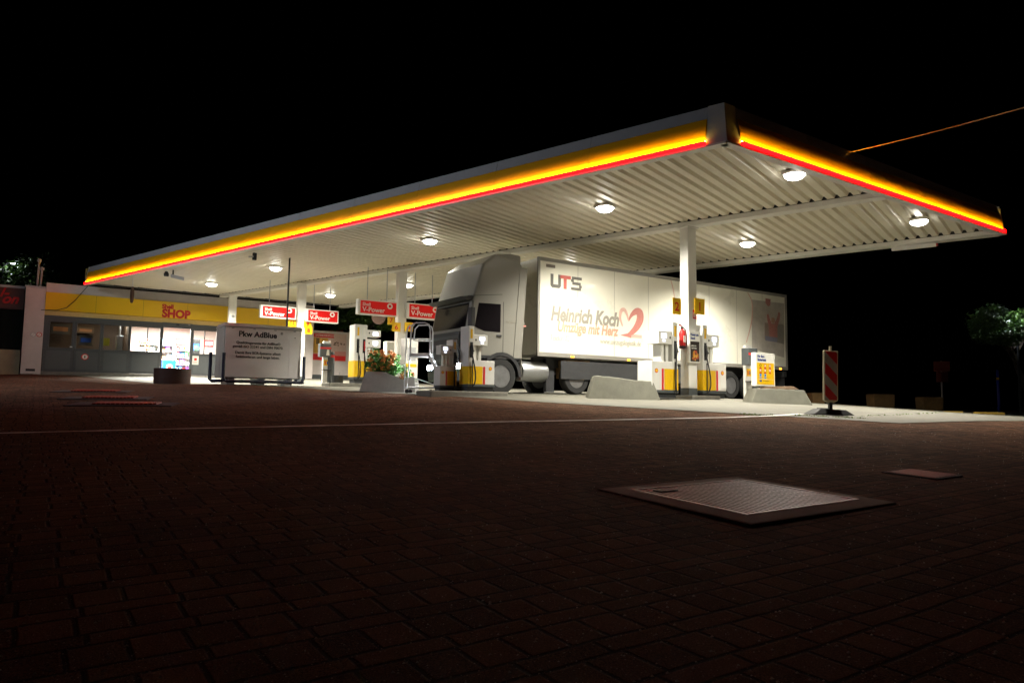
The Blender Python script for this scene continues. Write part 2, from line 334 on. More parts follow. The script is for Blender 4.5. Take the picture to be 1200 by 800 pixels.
# ------------------------------------------------------------------ canopy
can = thing("canopy", "long flat white canopy with a glowing yellow and red edge over the forecourt", "canopy", C0)
LU, LR = 30.85, 12.62
def edge(name, p0, d, out, length, nseg, post0, post1):
    # fascia along direction d from p0 (local to C0), outward normal out; a list of panel segments
    x = post0; seg = (length - post0 - post1) / nseg
    def P(t, o_, z): q = p0 + d * t + out * o_; return (q.x, q.y, z)
    for k in range(nseg):
        a, b = x + k * seg + .006, x + (k + 1) * seg - .006
        mb = MB(); prof = [(-.30 * (.477 * i / 12) ** 2, .138 + .477 * i / 12) for i in range(13)]; n_ = len(prof)
        mb.add([P(a, *q) for q in prof] + [P(b, *q) for q in prof], [(i, i + n_, i + n_ + 1, i + 1) for i in range(n_ - 1)])
        mb.add([P(a, -.078, .138), P(b, -.078, .138), P(b, -.078, .615), P(a, -.078, .615)], [(3, 2, 1, 0)])
        for x_ in (a, b): mb.add([P(x_, *q) for q in prof] + [P(x_, -.078, .615), P(x_, -.078, .138)], [tuple(range(n_ + 2))])
        pan = mb.build("fascia_panel", M_yellow, can, smooth=True)
        rb = MB(); rb.hexa([P(a, -.03, .05), P(b, -.03, .05), P(b, .070, .05), P(a, .070, .05)], [P(a, -.03, .122), P(b, -.03, .122), P(b, .070, .122), P(a, .070, .122)])
        rb.mi[1] = 1; rb.mi[2] = 1
        bar = rb.build("light_bar", [M_redbar, M_trim], can)
        lb = MB(); lb.hexa([P(a, .016, .124), P(b, .016, .124), P(b, .044, .124), P(a, .044, .124)], [P(a, .016, .131), P(b, .016, .131), P(b, .044, .131), P(a, .044, .131)])
        lb.build("led_strip", M_led, bar)
        tb = MB(); tb.hexa([P(a, -.11, .62), P(b, -.11, .62), P(b, -.068, .62), P(a, -.068, .62)], [P(a, -.17, .885), P(b, -.17, .885), P(b, -.140, .885), P(a, -.140, .885)])
        tb.build("trim_cover", M_trim, can)
    lo = MB(); lo.hexa([P(0, -.16, 0), P(length, -.16, 0), P(length, .05, 0), P(0, .05, 0)], [P(0, -.16, .04), P(length, -.16, .04), P(length, .05, .04), P(0, .05, .04)])
    lo.build("edge_trim", M_white, can)
    bk = MB(); bk.hexa([P(.2, -.12, .045), P(length, -.12, .045), P(length, -.085, .045), P(.2, -.085, .045)], [P(.2, -.21, .84), P(length, -.21, .84), P(length, -.18, .84), P(.2, -.18, .84)])
    bk.build("fascia_back", M_trim, can)
outU = V.copy()                                    # long side faces +V
outR = N.copy()                                    # short side faces N
edge("long", Vector((0, 0, 0)), U, outU, LU, 11, .42, .10)
edge("short", Vector((0, 0, 0)), R, outR, LR, 5, .42, .12)
# corner covers
def corner(p, d1, o1, l1, d2, o2, l2):
    mb = MB(); z0, z1 = .042, .853
    k = (o1 + o2); k = k / (1 + o1.dot(o2))          # mitre
    ring_ = lambda e, i_: [p + d1 * l1 + o1 * e, p + k * e, p + d2 * l2 + o2 * e, p + d2 * l2 - o2 * i_, p - k * i_, p + d1 * l1 - o1 * i_]
    pts = ring_(.022, .06); pt2 = ring_(-.118, .19); z1 = .892
    n = len(pts); mb.add([(q.x, q.y, z0) for q in pts] + [(q.x, q.y, z1) for q in pt2], [tuple(range(n)), tuple(range(2 * n - 1, n - 1, -1))] + [(i, (i + 1) % n, (i + 1) % n + n, i + n) for i in range(n)])
    mb.build("corner_cover", M_trim, can)
corner(Vector((0, 0, 0)), U, outU, .42, R, outR, .42)
for p, d, o_ in ((U * LU, -U, outU), (R * LR, -R, outR)):
    mb = MB(); a = p + o_ * .015; b = p - o_ * .16; c = d * .04
    a2 = p - o_ * .125; b2 = p - o_ * .17; mb.hexa([(q.x, q.y, 0) for q in (a, a + c, b + c, b)], [(q.x, q.y, .885) for q in (a2, a2 + c, b2 + c, b2)]); mb.build("end_plate", M_white, can)
# ribbed deck: ribs run across the long side, D direction (-V)
D = -V; PITCH = .305
def deck_z(t):                                      # height of the underside over the rib period
    t = t % 1.0
    for (t0, z0), (t1, z1) in zip([(0, 0), (.50, 0), (.64, .09), (.82, .09), (.96, 0)], [(.50, 0), (.64, .09), (.82, .09), (.96, 0), (1.0, 0)]):
        if t0 <= t <= t1: return z0 + (z1 - z0) * (t - t0) / (t1 - t0)
cRu, cRd = R.dot(U), R.dot(D)                       # R in the (U, D) frame
DEP = LR * cRd
brk = []
k = -60
ulo = LR * cRu; uhi = LU
vals = set([ulo, uhi, 0.0])
kk = math.floor(ulo / PITCH) - 1
while kk * PITCH < uhi:
    for f_ in (0, .50, .64, .82, .96):
        q = (kk + f_) * PITCH
        if ulo < q < uhi: vals.add(q)
    kk += 1
us = sorted(vals)
mb = MB(); prev = None; DZ = .125
for q in us:
    # extent in D at this u: right edge line u = d*cRu/cRd; left end edge u = LU + d*cRu/cRd
    d0 = 0 if q >= 0 else q / cRu * cRd
    d1 = DEP if q <= LU + LR * cRu else (q - LU) / cRu * cRd
    d0 += .03; d1 = max(d1 - .03, d0)
    A = U * q + D * d0; B = U * q + D * d1; z = DZ + deck_z(q / PITCH)
    cur = [(A.x, A.y, z), (B.x, B.y, z)]
    if prev: mb.add([prev[0], cur[0], cur[1], prev[1]], [(0, 1, 2, 3)])
    prev = cur
mb.build("deck_sheet", M_deck, can)
top = MB(); c4 = [U * .3 + R * .3, U * (LU - .3) + R * .3, U * (LU - .3) + R * (LR - .1), U * .3 + R * (LR - .1)]
top.add([(q.x, q.y, .60) for q in c4] + [(q.x, q.y, .64) for q in c4], [(0, 1, 2, 3), (7, 6, 5, 4), (0, 4, 5, 1), (1, 5, 6, 2), (2, 6, 7, 3), (3, 7, 4, 0)]); top.build("roof_sheet", M_trim, can)
def beamU(name, dmid, wid, z0, z1, mt, ext0=0, ext1=0):   # girder parallel to the long side at depth dmid
    sh = dmid / cRd * cRu
    a = U * (sh + .08 + ext0) + D * dmid; b = U * (sh + LU - .1) + D * dmid; h_ = D * (wid / 2)
    q = [a - h_, b - h_, b + h_, a + h_]; mb = MB(); mb.hexa([(p.x, p.y, z0) for p in q], [(p.x, p.y, z1) for p in q]); mb.build(name, mt, can, bevel=.01)
beamU("girder", 5.78, .36, -.02, .115, M_white)
for nm_, dd_ in (("rib_shade_strip", 5.78 - .165), ("rib_shade_strip", DEP - .375)): beamU(nm_, dd_, .02, .117, .212, M_black)  # black strips put in the rib openings, standing in for their shade
beamU("girder_web", 5.78, .10, .21, .55, M_deck)
beamU("rear_gutter", DEP - .18, .42, -.02, .115, M_white)
beamU("rear_upstand", DEP - .02, .06, .12, .80, M_white)
mb = MB(); a = U * LU; b = U * LU + R * LR; o_ = N * -.05   # closed far end of the deck
mb.hexa([(p.x, p.y, .05) for p in (a, b, b + o_, a + o_)], [(p.x, p.y, .80) for p in (a, b, b + o_, a + o_)]); mb.build("end_closure", M_dark, can)

# ------------------------------------------------------------------ canopy lamps
def lamp(px, py, label, watts, rot=0):
    p = onz(px, py, H + .09); p.z = H + .118
    t = thing("canopy_lamp", label, "lamp", p, AU, "flat lamps under the canopy")
    MB().box(-.225, .225, -.215, .215, -.070, 0).build("housing", M_white, t, bevel=.012)
    MB().lathe([(0, -.185), (.09, -.175), (.17, -.145), (.215, -.10), (.222, -.071), (0, -.071)], 24).build("lens", M_lens, t, smooth=True)
    l = bpy.data.lights.new("canopy_lamp_light", 'SPOT'); l.energy = watts; l.color = (1.0, .945, .80); l.spot_size = math.radians(140); l.spot_blend = .85; l.shadow_soft_size = .16
    lo = bpy.data.objects.new("lamp_light", l); col.objects.link(lo); lo.parent = t; lo.location = (0, 0, -.22); lo.rotation_euler = (math.radians(rot), 0, 0)
    return t
LW = 3300
lamp(931, 203, "square lamp under the canopy nearest its glowing corner", LW * .9, 4)
lamp(1077, 258, "lamp under the canopy beside the short glowing edge, over the right end of the lorry", LW)
lamp(876, 284, "lamp under the rear canopy just right of the tall column numbered 1 and 2", LW)
lamp(709, 242, "lamp under the front half of the canopy, above the red lettering of the lorry", LW, -15)
lamp(504, 281, "lamp under the canopy front half, above the right red and white hanging sign", LW, -15)
lamp(323, 313, "lamp under the canopy beside the top of the thin vent pipe", LW * 1.5, -15)
lamp(248, 332, "lamp under the canopy above the shop's yellow band", LW * 1.5, -15)
lamp(387, 345, "lamp under the rear half of the canopy, above the small hanging sign beside the billboard", LW * 1.3)
lamp(478, 333, "lamp under the rear canopy partly hidden by the column between two signs", LW)
lamp(668, 311, "lamp under the rear canopy hidden behind the lorry's white trailer", LW)

# ------------------------------------------------------------------ columns
COLS = {}
def column(key, px, py, label, shift=0):
    p = onz(px, py, H); p -= N * shift; p.z = gz(p.x, p.y) + .01
    t = thing("canopy_column", label, "column", p, BR, "columns holding up the canopy"); h = H - .02 - p.z
    MB().box(-.175, .175, -.155, .155, .30, h).build("shaft", M_white, t, bevel=.008)
    MB().box(-.178, .178, -.158, .158, .0, .298).build("skirt", M_skirt, t, bevel=.006)
    MB().box(-.24, .24, -.20, .20, h - .035, h - .004).build("head_plate", M_white, t)
    COLS[key] = t; return t
column("A", 806, 266, "tall white canopy column with plates 2 and 1 and a fire extinguisher on it")
column("B", 471, 318.5, "white canopy column between two hanging signs, plates 7 and 6 on it")
column("C", 597, 293, "white canopy column rising behind the lorry's cab", .45)
column("D", 354, 332.5, "white canopy column behind the white tank, between two hanging signs")
column("E", 273, 346, "white canopy column in front of the shop, behind the white tank")
# small box with a round dial on the shop column and the tall column
def small_box(key, z, label, w_=.12, h_=.2, x=.0, mt=None):
    c = COLS[key]; t = thing("column_box", label, "box", c.matrix_basis @ Vector((x, -.19, z)), BR)
    t.location = Vector(c.location) + R * x + N * .158 + Vector((0, 0, z))
    MB().box(-w_ / 2, w_ / 2, -.06, -.001, 0, h_).build("box_body", mt or M_signwhite, t, bevel=.01); MB().lathe([(w_ * .3, 0), (w_ * .3, .012)], 16, (0, -.073, h_ * .6), 'y').build("dial", M_steel, t)
small_box("E", 2.92, "small pale box with a dial on the column before the shop", .26, .30)
t = thing("emergency_button", "small white oval button box high on the tall column numbered 1 and 2", "button", COLS["A"].location - R * .176 + Vector((0, 0, 3.42)), BR)
MB().lathe([(.05, -.03), (.06, -.01), (.06, 0)], 18, (0, 0, 0), 'x').build("button_case", M_signwhite, t)

# number plates on the columns
def plate(key, num, px, py, label, pw=.30, ph=.36, off=0):
    c = COLS[key]; q = onpl(px, py, Vector(c.location) + N * (.2 + off), N)
    t = thing("number_plate", label, "number plate", q, BR, "yellow pump number plates")
    MB().box(-pw / 2, pw / 2, -.008, .008, -ph / 2, ph / 2).build("plate", M_yel2, t, bevel=.003)
    text("digit", num, ph * .74, M_red, t, (0, -.0095, -ph * .27), align='CENTER', bold=.025)
plate("A", "2", 793.2, 358.8, "yellow plate with a red 2 on the left side of the tall column", .33, .46)
plate("A", "1", 819.8, 359, "yellow plate with a red 1 on the right side of the tall column", .42, .46)
plate("B", "7", 458.3, 375, "yellow plate with a red 7 under the hanging sign by the ladder")
plate("B", "6", 464.5, 383, "yellow plate with a red 6 just left of the platform ladder", .36, .36)
plate("B", "4", 479, 383, "yellow plate with a red 4 seen through the ladder's rail", .36, .36, .12)
plate("C", "3", 603, 367.5, "yellow plate with a red 3 on the column behind the cab", .34, .42)
plate("D", "11", 342.5, 378.4, "yellow plate with a red 11 above the white tank", .34, .34)
plate("D", "9", 360.5, 379.5, "yellow plate with a red 9 under the hanging sign, upper of two", .34, .34)
plate("D", "8", 361.5, 387, "yellow plate with a red 8 under the hanging sign, lower of two", .34, .34, .08)

# hanging light-box signs
def vsign(key, x0, y0, x1, y1, label):
    c = COLS[key]; p0 = Vector(c.location) + N * .35
    a = onpl(x0, y1, p0, N); b = onpl(x1, y0, p0, N); a2 = onpl(x0, y0, p0, N); b2 = onpl(x1, y1, p0, N)
    wd = (b - a).dot(R); zb = (a.z + b2.z) / 2; zt = (b.z + a2.z) / 2; hh = zt - zb
    base = Vector((a.x, a.y, zb)); t = thing("hanging_sign", label, "sign", base, BR, "red and white hanging signs at the columns")
    MB().box(0, wd, 0, .26, 0, hh).build("sign_case", M_signwhite, t, bevel=.012)
    MB().box(.09, wd - .05, -.006, -.001, .05, hh - .05).build("sign_face", M_signred, t)
    text("lettering", "Shell", hh * .30, M_signwhite, t, (.17, -.0085, hh * .58), bold=.018)
    text("lettering", "V-Power", hh * .44, M_signwhite, t, (.17, -.0085, hh * .20), bold=.02)
    e = MB(); e.lathe([(.055, 0), (.115, 0), (.115, .004), (.055, .004)], 20, (wd * .80, -.011, hh * .68), 'y', False); e.build("emblem", M_signwhite, t)
    dz = H - .02 - zt
    for x in (wd * .25, wd * .75): MB().tube([(x, .13, hh - .01), (x, .13, hh + dz)], .018, 8).build("hanger", M_steel, t)
vsign("D", 305, 358.5, 347.5, 373, "red and white hanging sign over the white tank")
vsign("D", 358.5, 363, 397, 378, "red and white hanging sign over the billboard wall")
vsign("B", 419.5, 352, 466, 369.5, "red and white hanging sign above the flower planter")
vsign("B", 477, 356.3, 518, 374, "red and white hanging sign between the column and the lorry's cab")

# round signs hanging from the canopy edge, seen nearly edge-on
def disc_sign(px, ytop, yb, key_d, label, rz, rad):
    p = onz(px, ytop, H + .02) if key_d is None else at(px, ytop, key_d); q = at(px, yb, p.y)
    t = thing("hanging_disc", label, "sign", (p.x, p.y, p.z), rz); dz = p.z - q.z
    MB().tube([(0, 0, 0), (0, 0, -(dz - 2 * rad))], .022, 8).build("rod", M_white, t)
    MB().lathe([(rad, -.03), (rad, .03)], 28, (0, 0, -(dz - rad)), 'x').build("disc", mat("disc_back", (.10, .05, .03), .6), t)
disc_sign(156, 325, 355, None, "brown disc hanging edge-on from the canopy in front of the shop band", BR + .05, .36)
disc_sign(444.5, 350, 380, 29.5, "pale disc hanging below the sign above the flower planter", BR + .9, .30)

# CCTV camera and bracket under the canopy edge
p = onz(203, 318, H + .05); t = thing("cctv_camera", "grey security camera under the canopy left of the shop lettering", "camera", (p.x, p.y, H + .05), .4)
MB().box(-.03, .03, -.03, .03, -.16, .06).build("bracket", M_black, t); MB().hexa([(-.08, -.07, -.26), (.42, -.07, -.36), (.42, .07, -.36), (-.08, .07, -.26)], [(-.08, -.07, -.12), (.42, -.07, -.22), (.42, .07, -.22), (-.08, .07, -.12)]).build("camera_body", M_trim, t, bevel=.015)
MB().lathe([(.09, -.2), (.10, -.1), (.05, 0)], 16, (-.25, .02, -.02)).build("dome", M_black, t)
p = onz(298.5, 297, H + .03); t = thing("motion_sensor", "small dark sensor under the canopy edge above the white tank", "sensor", (p.x, p.y, H + .03), AU)
MB().box(-.05, .05, -.06, .06, -.24, .02).build("sensor_body", M_dark, t, bevel=.01); MB().tube([(0, .06, -.12), (0, .22, -.16)], .03, 10).build("sensor_eye", M_steel, t)
# tube lamp fixed under the rear gutter at the right
p = onz(1045, 291, H - .06); q = onz(1097, 285.5, H - .06); t = thing("tube_fitting", "thin unlit tube fitting under the canopy's rear gutter", "light fitting", p, math.atan2(q.y - p.y, q.x - p.x)); ln = (q - p).length
MB().box(0, ln, -.05, .05, -.09, .03).build("fitting_body", M_white, t, bevel=.01); MB().box(ln + .002, ln + .05, -.045, .045, -.08, .0).build("end_cap", M_redpaint, t)

# ------------------------------------------------------------------ fuel pumps
M_pecy = mat("emblem_yellow", (.85, .50, .01), .4)
def emblem(parent, x, y, z, r):
    MB().lathe([(r, 0), (r, .003)], 20, (x, y - .003, z), 'y').build("emblem", M_red, parent)
    poly = [(x - r * .22, z - r * .62), (x + r * .22, z - r * .62)] + [(x + r * .78 * math.cos(a), z - r * .12 + r * .80 * math.sin(a)) for a in [i * PI / 8 for i in range(9)]]
    MB().prism(poly, y - .0075, y - .0045).build("emblem_shell", M_pecy, parent)
def pump(base, sg, label, s=1.0, fw=.20, heads=((1.48, 1.84),), nozzles=1, cab=.80, yellow_all=False, plinth=.14):
    t = thing("fuel_pump", label, "fuel pump", base, BR, "fuel pumps on the islands")
    d = .55 * s; y0 = -d / 2; y1 = d / 2; X = lambda a: a * sg * s
    def bx(m, a, b, c, e, z0, z1): x0, x1 = sorted((X(a), X(b))); return m.box(x0, x1, c, e, z0 * s, z1 * s)
    W = fw + cab
    bx(MB(), .03, W - .02, y0 + .05, y1 - .05, 0, plinth).build("plinth", M_dark, t)
    bx(MB(), -.01, W + .005, y0 - .006, y1 + .006, plinth + .003, plinth + .075).build("base_rail", M_skirt, t, bevel=.006)
    bx(MB(), 0, fw, y0, y1, plinth + .078, 2.10).build("hose_tower", M_white, t, bevel=.012)
    bx(MB(), fw + .004, W, y0, y1, plinth + .078, 1.0).build("cabinet", M_white, t, bevel=.012)
    m_ = MB(); bx(m_, -.006, fw + .004, y0 - .007, y1 + .007, plinth + .085, .80); bx(m_, fw + .004, fw + (cab * .42 if not yellow_all else cab * .9), y0 - .007, y0 + .001, plinth + .085, .80); m_.build("yellow_panel", M_yel2, t, bevel=.003)
    if not yellow_all:
        bx(MB(), fw + cab * .45, fw + cab * .54, y0 - .007, y0 + .001, plinth + .085, .80).build("red_stripe", M_red, t)
        emblem(t, X(fw + cab * .79), y0 - .001, .74 * s, .062 * s)
    for i, (z0, z1) in enumerate(heads):
        hd = bx(MB(), fw + .004, fw + .53, y0 + .02, y1 - .06, z0, z1).build("display_head", M_signwhite, t, bevel=.012)
        fr = y0 + .02; cx = fw + .32
        bx(MB(), cx - .10, cx + .10, fr - .008, fr + .001, z1 - .20, z1 - .07).build("screen", M_screen, t)
        bx(MB(), cx - .05, cx + .05, fr - .008, fr + .001, z0 + .06, z0 + .12).build("keypad", M_screen, t)
        bx(MB(), fw + .06, fw + .10, fr - .008, fr + .001, (z0 + z1) / 2 - .03, (z0 + z1) / 2 + .03).build("card_slot", M_black, t)
    for a in (.06, .24): bx(MB(), fw + a, fw + a + .11, y0 + .10, y1 - .14, 1.002, heads[-1][0] - .002).build("pedestal", M_signwhite, t, bevel=.01)
    for k in range(nozzles):
        cx = fw * (k + .5) / nozzles
        bx(MB(), cx - .035, cx + .035, y0 - .006, y0 + .001, 1.70, 2.0).build("fuel_tag", (M_yel2 if k == 0 else M_signwhite), t)
        bx(MB(), cx - .048, cx + .048, y0 - .010, y0 + .001, 1.08, 1.58).build("nozzle_holder", M_black, t)
        nz = MB(); nz.tube([(X(cx), y0 - .035, 1.50 * s), (X(cx), y0 - .06, 1.32 * s), (X(cx), y0 - .05, 1.16 * s)], [.022, .034, .026], 8); nz.box(X(cx) - .018, X(cx) + .018, y0 - .12, y0 - .05, 1.26 * s, 1.30 * s); nz.build("nozzle", M_black if k % 2 == 0 else M_redpaint, t, smooth=True)
        hp = []
        for i in range(15):
            f_ = i / 14; hp.append((X(cx) + sg * .09 * s * math.sin(f_ * PI) * (1 if k == 0 else .5), y0 - .05 - .06 * math.sin(f_ * PI), (1.16 - (.95 if k else 1.0) * math.sin(f_ * PI * .5)) * s))
        MB().tube(hp, .019, 8).build("hose", M_black, t, smooth=True)
        MB().tube([(X(cx + .03), y0 - .03, 1.0 * s), (X(cx + .03), y0 - .035, .18 * s)], .016, 8).build("hose", M_black, t, smooth=True)
    return t
def island(base, x0, x1, label, w_=1.0, h_=.13):
    t = thing("pump_island", label, "kerb island", base, BR, "concrete islands under the pumps")
    MB().box(x0, x1, -w_ / 2, w_ / 2, -.25, h_).build("island_kerb", M_kerb, t, bevel=.03)
A = Vector(COLS["A"].location)
pl = A + N * .25
def along(c, x): return c + R * x
sx_r = (onpl(823, 420, pl, N) - A).dot(R); sx_l = (onpl(793.5, 420, pl, N) - A).dot(R)
zA = gz(*(A + R * .2)[:2]) + .10
island(Vector((A.x, A.y, gz(A.x, A.y))), -.22, .98, "short worn concrete kerb island under the tall column", .62, .11)
for c_, sg, lb in ((along(A, sx_r), 1, "white and yellow pump right of the tall column, screen lit"), (along(A, sx_l), -1, "white and yellow pump left of the tall column, seen behind the concrete block")):
    b = Vector((c_.x, c_.y, gz(c_.x, c_.y) + .03)); pump(b, sg, lb)
b = at(548, 462, 17.95) - N * .24; b.z = gz(b.x, b.y)
island(b, -1.15, 1.15, "concrete island under the two pumps in front of the lorry's cab", .80, .12)
p1 = pump(b + Vector((0, 0, .125)) + R * .02, 1, "pump in front of the lorry's cab with its lit screen on the right", .80)
p2 = pump(b + Vector((0, 0, .125)) - R * .05 - N * .44, -1, "pump before the lorry's grille with its lit screen on the left", .64, cab=.56)
B = Vector(COLS["B"].location)
q = at(411, 452, 26.6); q.z = gz(q.x, q.y)
island(q, -1.0, 2.4, "low dark concrete island under the two hose pump behind the flower planter", .9, .14)
pump(q + Vector((0, 0, .145)), 1, "two hose pump left of the flower planter with two stacked screens", 1.06, .46, ((1.70, 2.05 - .12), (1.30, 1.60)), 2, .75, True)
# price or air post seen behind the planter, near the column
t_ = at(450.5, 447, 30.5); t_.z = gz(t_.x, t_.y); t = thing("service_post", "slim white and yellow post standing behind the orange flowers", "post", t_, BR)
MB().box(-.02, .34, -.2, .2, 0, 1.95).build("post_body", M_signwhite, t, bevel=.02); MB().box(.02, .30, -.206, -.2, .5, 1.35).build("yellow_panel", M_yel2, t); MB().box(.08, .22, -.21, -.206, 1.0, 1.15).build("sticker", M_red, t)
t_ = at(478, 452, 26.8); t_.z = gz(t_.x, t_.y); t = thing("payment_terminal", "grey payment terminal behind the platform ladder", "terminal", t_, BR)
MB().box(-.26, .30, -.2, .2, 0, 1.9).build("terminal_body", M_white, t, bevel=.02); MB().box(-.16, .2, -.206, -.2, 1.05, 1.55).build("terminal_panel", M_trim, t); MB().box(-.1, .14, -.21, -.206, .35, .6).build("sticker", M_red, t); MB().box(-.2, .24, -.206, -.2, .8, .92).build("yellow_band", M_yel2, t)

# ------------------------------------------------------------------ things on and beside the tall column
t = thing("fire_extinguisher", "red fire extinguisher hanging on the left face of the tall column", "extinguisher", A - R * .285 - N * -.02 + Vector((0, 0, 1.42)), BR)
MB().lathe([(.0, 0), (.085, .0), (.092, .03), (.092, .42), (.07, .50), (.03, .54), (.03, .57)], 24).build("cylinder_body", M_redpaint, t, smooth=True)
MB().lathe([(.094, .0), (.094, .075)], 24, cap=False).build("foot_ring", M_black, t); MB().box(-.03, .03, -.03, .03, .572, .62).build("valve", M_black, t); MB().hexa([(-.02, -.015, .622), (-.14, -.015, .66), (-.14, .015, .66), (-.02, .015, .622)], [(-.02, -.015, .65), (-.14, -.015, .69), (-.14, .015, .69), (-.02, .015, .65)]).build("handle", M_redpaint, t)
MB().tube([(.03, -.02, .59), (.12, -.04, .52), (.125, -.05, .30), (.115, -.05, .12)], .014, 8).build("hose", M_black, t, smooth=True); MB().box(-.05, .05, -.0955, -.09, .17, .36).build("label_sticker", M_signwhite, t)
t = thing("extinguisher_sign", "small red fire sign on the tall column above the poster", "sign", A + N * .159 + Vector((0, 0, 2.28)), BR)
MB().box(.0, .16, -.006, -.001, 0, .26).build("sign_plate", M_red, t); m_ = MB(); m_.box(.03, .07, -.009, -.0065, .05, .19); m_.box(.09, .10, -.009, -.0065, .03, .22); m_.box(.11, .14, -.009, -.0065, .10, .16); m_.build("pictogram", M_signwhite, t)
q0 = onpl(808.3, 424.5, A + N * .25, N); q1 = onpl(820.2, 389, A + N * .25, N)
t = thing("poster_case", "narrow poster case with a black snack advert on the tall column", "poster", q0, BR); W_ = (q1 - q0).dot(R); H_ = q1.z - q0.z
MB().box(0, W_, 0, .09, 0, H_).build("case", M_signwhite, t, bevel=.01); MB().box(.03, W_ - .03, -.005, -.001, .03, H_ * .68).build("poster_sheet", mat("poster_black", (.03, .022, .018), .35), t)
text("lettering", "Power am\nSnack", .10, M_blue, t, (.04, -.004, H_ * .86), bold=.02, sx=.8)
text("lettering", "Jetzt neu\nund heiss", .07, M_signwhite, t, (.07, -.0075, H_ * .52), sx=.8)
fd = MB(); rr0 = random.Random(5)
for i in range(26):
    a = rr0.random() * 6.28; r_ = rr0.random()**.5 * .11; fd.lathe([(.028 + .02 * rr0.random(), 0), (.02, .006)], 9, (W_ / 2 + r_ * math.cos(a) * 1.1, -.008 - .001 * i * .2, H_ * .22 + r_ * math.sin(a) * 1.1), 'y')
    fd.mat(i % 3)
fd.build("food_picture", [mat("food_orange", (.55, .22, .02), .5), mat("food_yellow", (.62, .36, .05), .5), mat("food_red", (.40, .05, .02), .5)], t)
# wiper station: post with a grey dispenser, right of the pump
q = at(873, 469, 19.9); q.z = gz(q.x, q.y)
def wiper(q, label, s=1):
    t = thing("wiper_station", label, "wiper station", q, BR, "grey and white wiper stations"); t.scale = (s, s, s)
    MB().box(0, .26, -.05, .05, 0, 1.60).build("stand", M_white, t, bevel=.01)
    MB().box(-.20, .20, -.30, -.052, 1.02, 1.50).build("dispenser", M_skirt, t, bevel=.015); MB().box(-.204, .204, -.304, -.296, 1.30, 1.37).build("red_band", M_red, t)
    MB().hexa([(.02, -.31, 1.08), (.14, -.31, 1.08), (.14, -.30, 1.08), (.02, -.30, 1.08)], [(.05, -.345, 1.28), (.11, -.345, 1.28), (.11, -.30, 1.28), (.05, -.30, 1.28)]).build("paper_tongue", M_signwhite, t)
    MB().box(.03, .22, -.056, -.051, .72, .93).build("yellow_sign", M_yel2, t); MB().box(.06, .10, -.060, -.0565, .76, .88).build("pictogram", M_red, t); MB().box(.14, .18, -.060, -.0565, .76, .88).build("pictogram", M_blue, t)
    MB().box(-.04, .24, -.24, -.052, .55, .58).build("shelf", M_dark, t)
wiper(q, "wiper station with a grey dispenser beside the pump right of the tall column")
qb = q + R * .36 + N * -.05; qb.z = gz(qb.x, qb.y); t = thing("waste_bin", "tall narrow grey bin behind the wiper station by the yellow safety board", "bin", qb, BR)
MB().box(-.10, .12, -.16, .16, 0, .92).build("bin_body", M_skirt, t, bevel=.02); MB().box(-.104, .124, -.164, .164, .72, .78).build("red_band", M_red, t)
# safety board on a post
q = at(896, 470, 19.3); q.z = gz(q.x, q.y)
p0 = Vector(q); a = onpl(885.5, 452, p0, N); b_ = onpl(907, 414.5, p0, N); t = thing("safety_board", "white and yellow safety board with rows of pictograms before the pale concrete block", "sign board", q, BR)
x0 = (a - p0).dot(R); x1 = (b_ - p0).dot(R); z0 = a.z - q.z; z1 = b_.z - q.z; Wb = x1 - x0; Hb = z1 - z0
MB().box(x0, x1, -.02, .14, z0, z1).build("board_case", M_signwhite, t, bevel=.012)
MB().box(x0 + .04, x1 - .05, -.026, -.021, z0 + .05, z0 + Hb * .70).build("yellow_face", M_yel2, t)
text("lettering", "Für Ihre\nSicherheit", Hb * .105, M_blue, t, (x0 + .07, -.024, z0 + Hb * .86), bold=.02, sx=.95)
for r_ in range(3):
    for c_ in range(3):
        if r_ == 2 and c_ == 2: continue
        cx = x0 + Wb * (.22 + .25 * c_); cz = z0 + Hb * (.62 - .145 * r_)
        mt = M_blue2 if r_ == 2 else (M_signwhite if (r_, c_) != (0, 0) else M_yel2)
        MB().lathe([(.042, 0), (.042, .003)], 14, (cx, -.029, cz), 'y').build("pictogram", mt, t)
        if r_ < 2: MB().lathe([(.030, 0), (.042, 0), (.042, .002), (.030, .002)], 14, (cx, -.0315, cz), 'y', False).build("pictogram_ring", M_red if (r_, c_) != (0, 0) else M_ink, t)
        MB().box(cx - .048, cx + .048, -.030, -.0265, cz - .088, cz - .058).build("caption_strip", M_blue2 if r_ == 2 else M_red, t)
MB().box(x0 + .06, x1 - .07, -.0285, -.0265, z0 + Hb * .205, z0 + Hb * .212).build("divider_line", M_signwhite, t)
MB().box(x0 + Wb * .17, x0 + Wb * .28, -.030, -.0265, z0 + Hb * .13, z0 + Hb * .18).build("caption_mark", M_blue, t); MB().box(x0 + Wb * .34, x0 + Wb * .66, -.030, -.0265, z0 + Hb * .15, z0 + Hb * .16).build("caption_line", M_ink, t)
MB().box(-.045, .045, .03, .10, 0, z0 - .002).build("board_post", M_steel, t, bevel=.008)

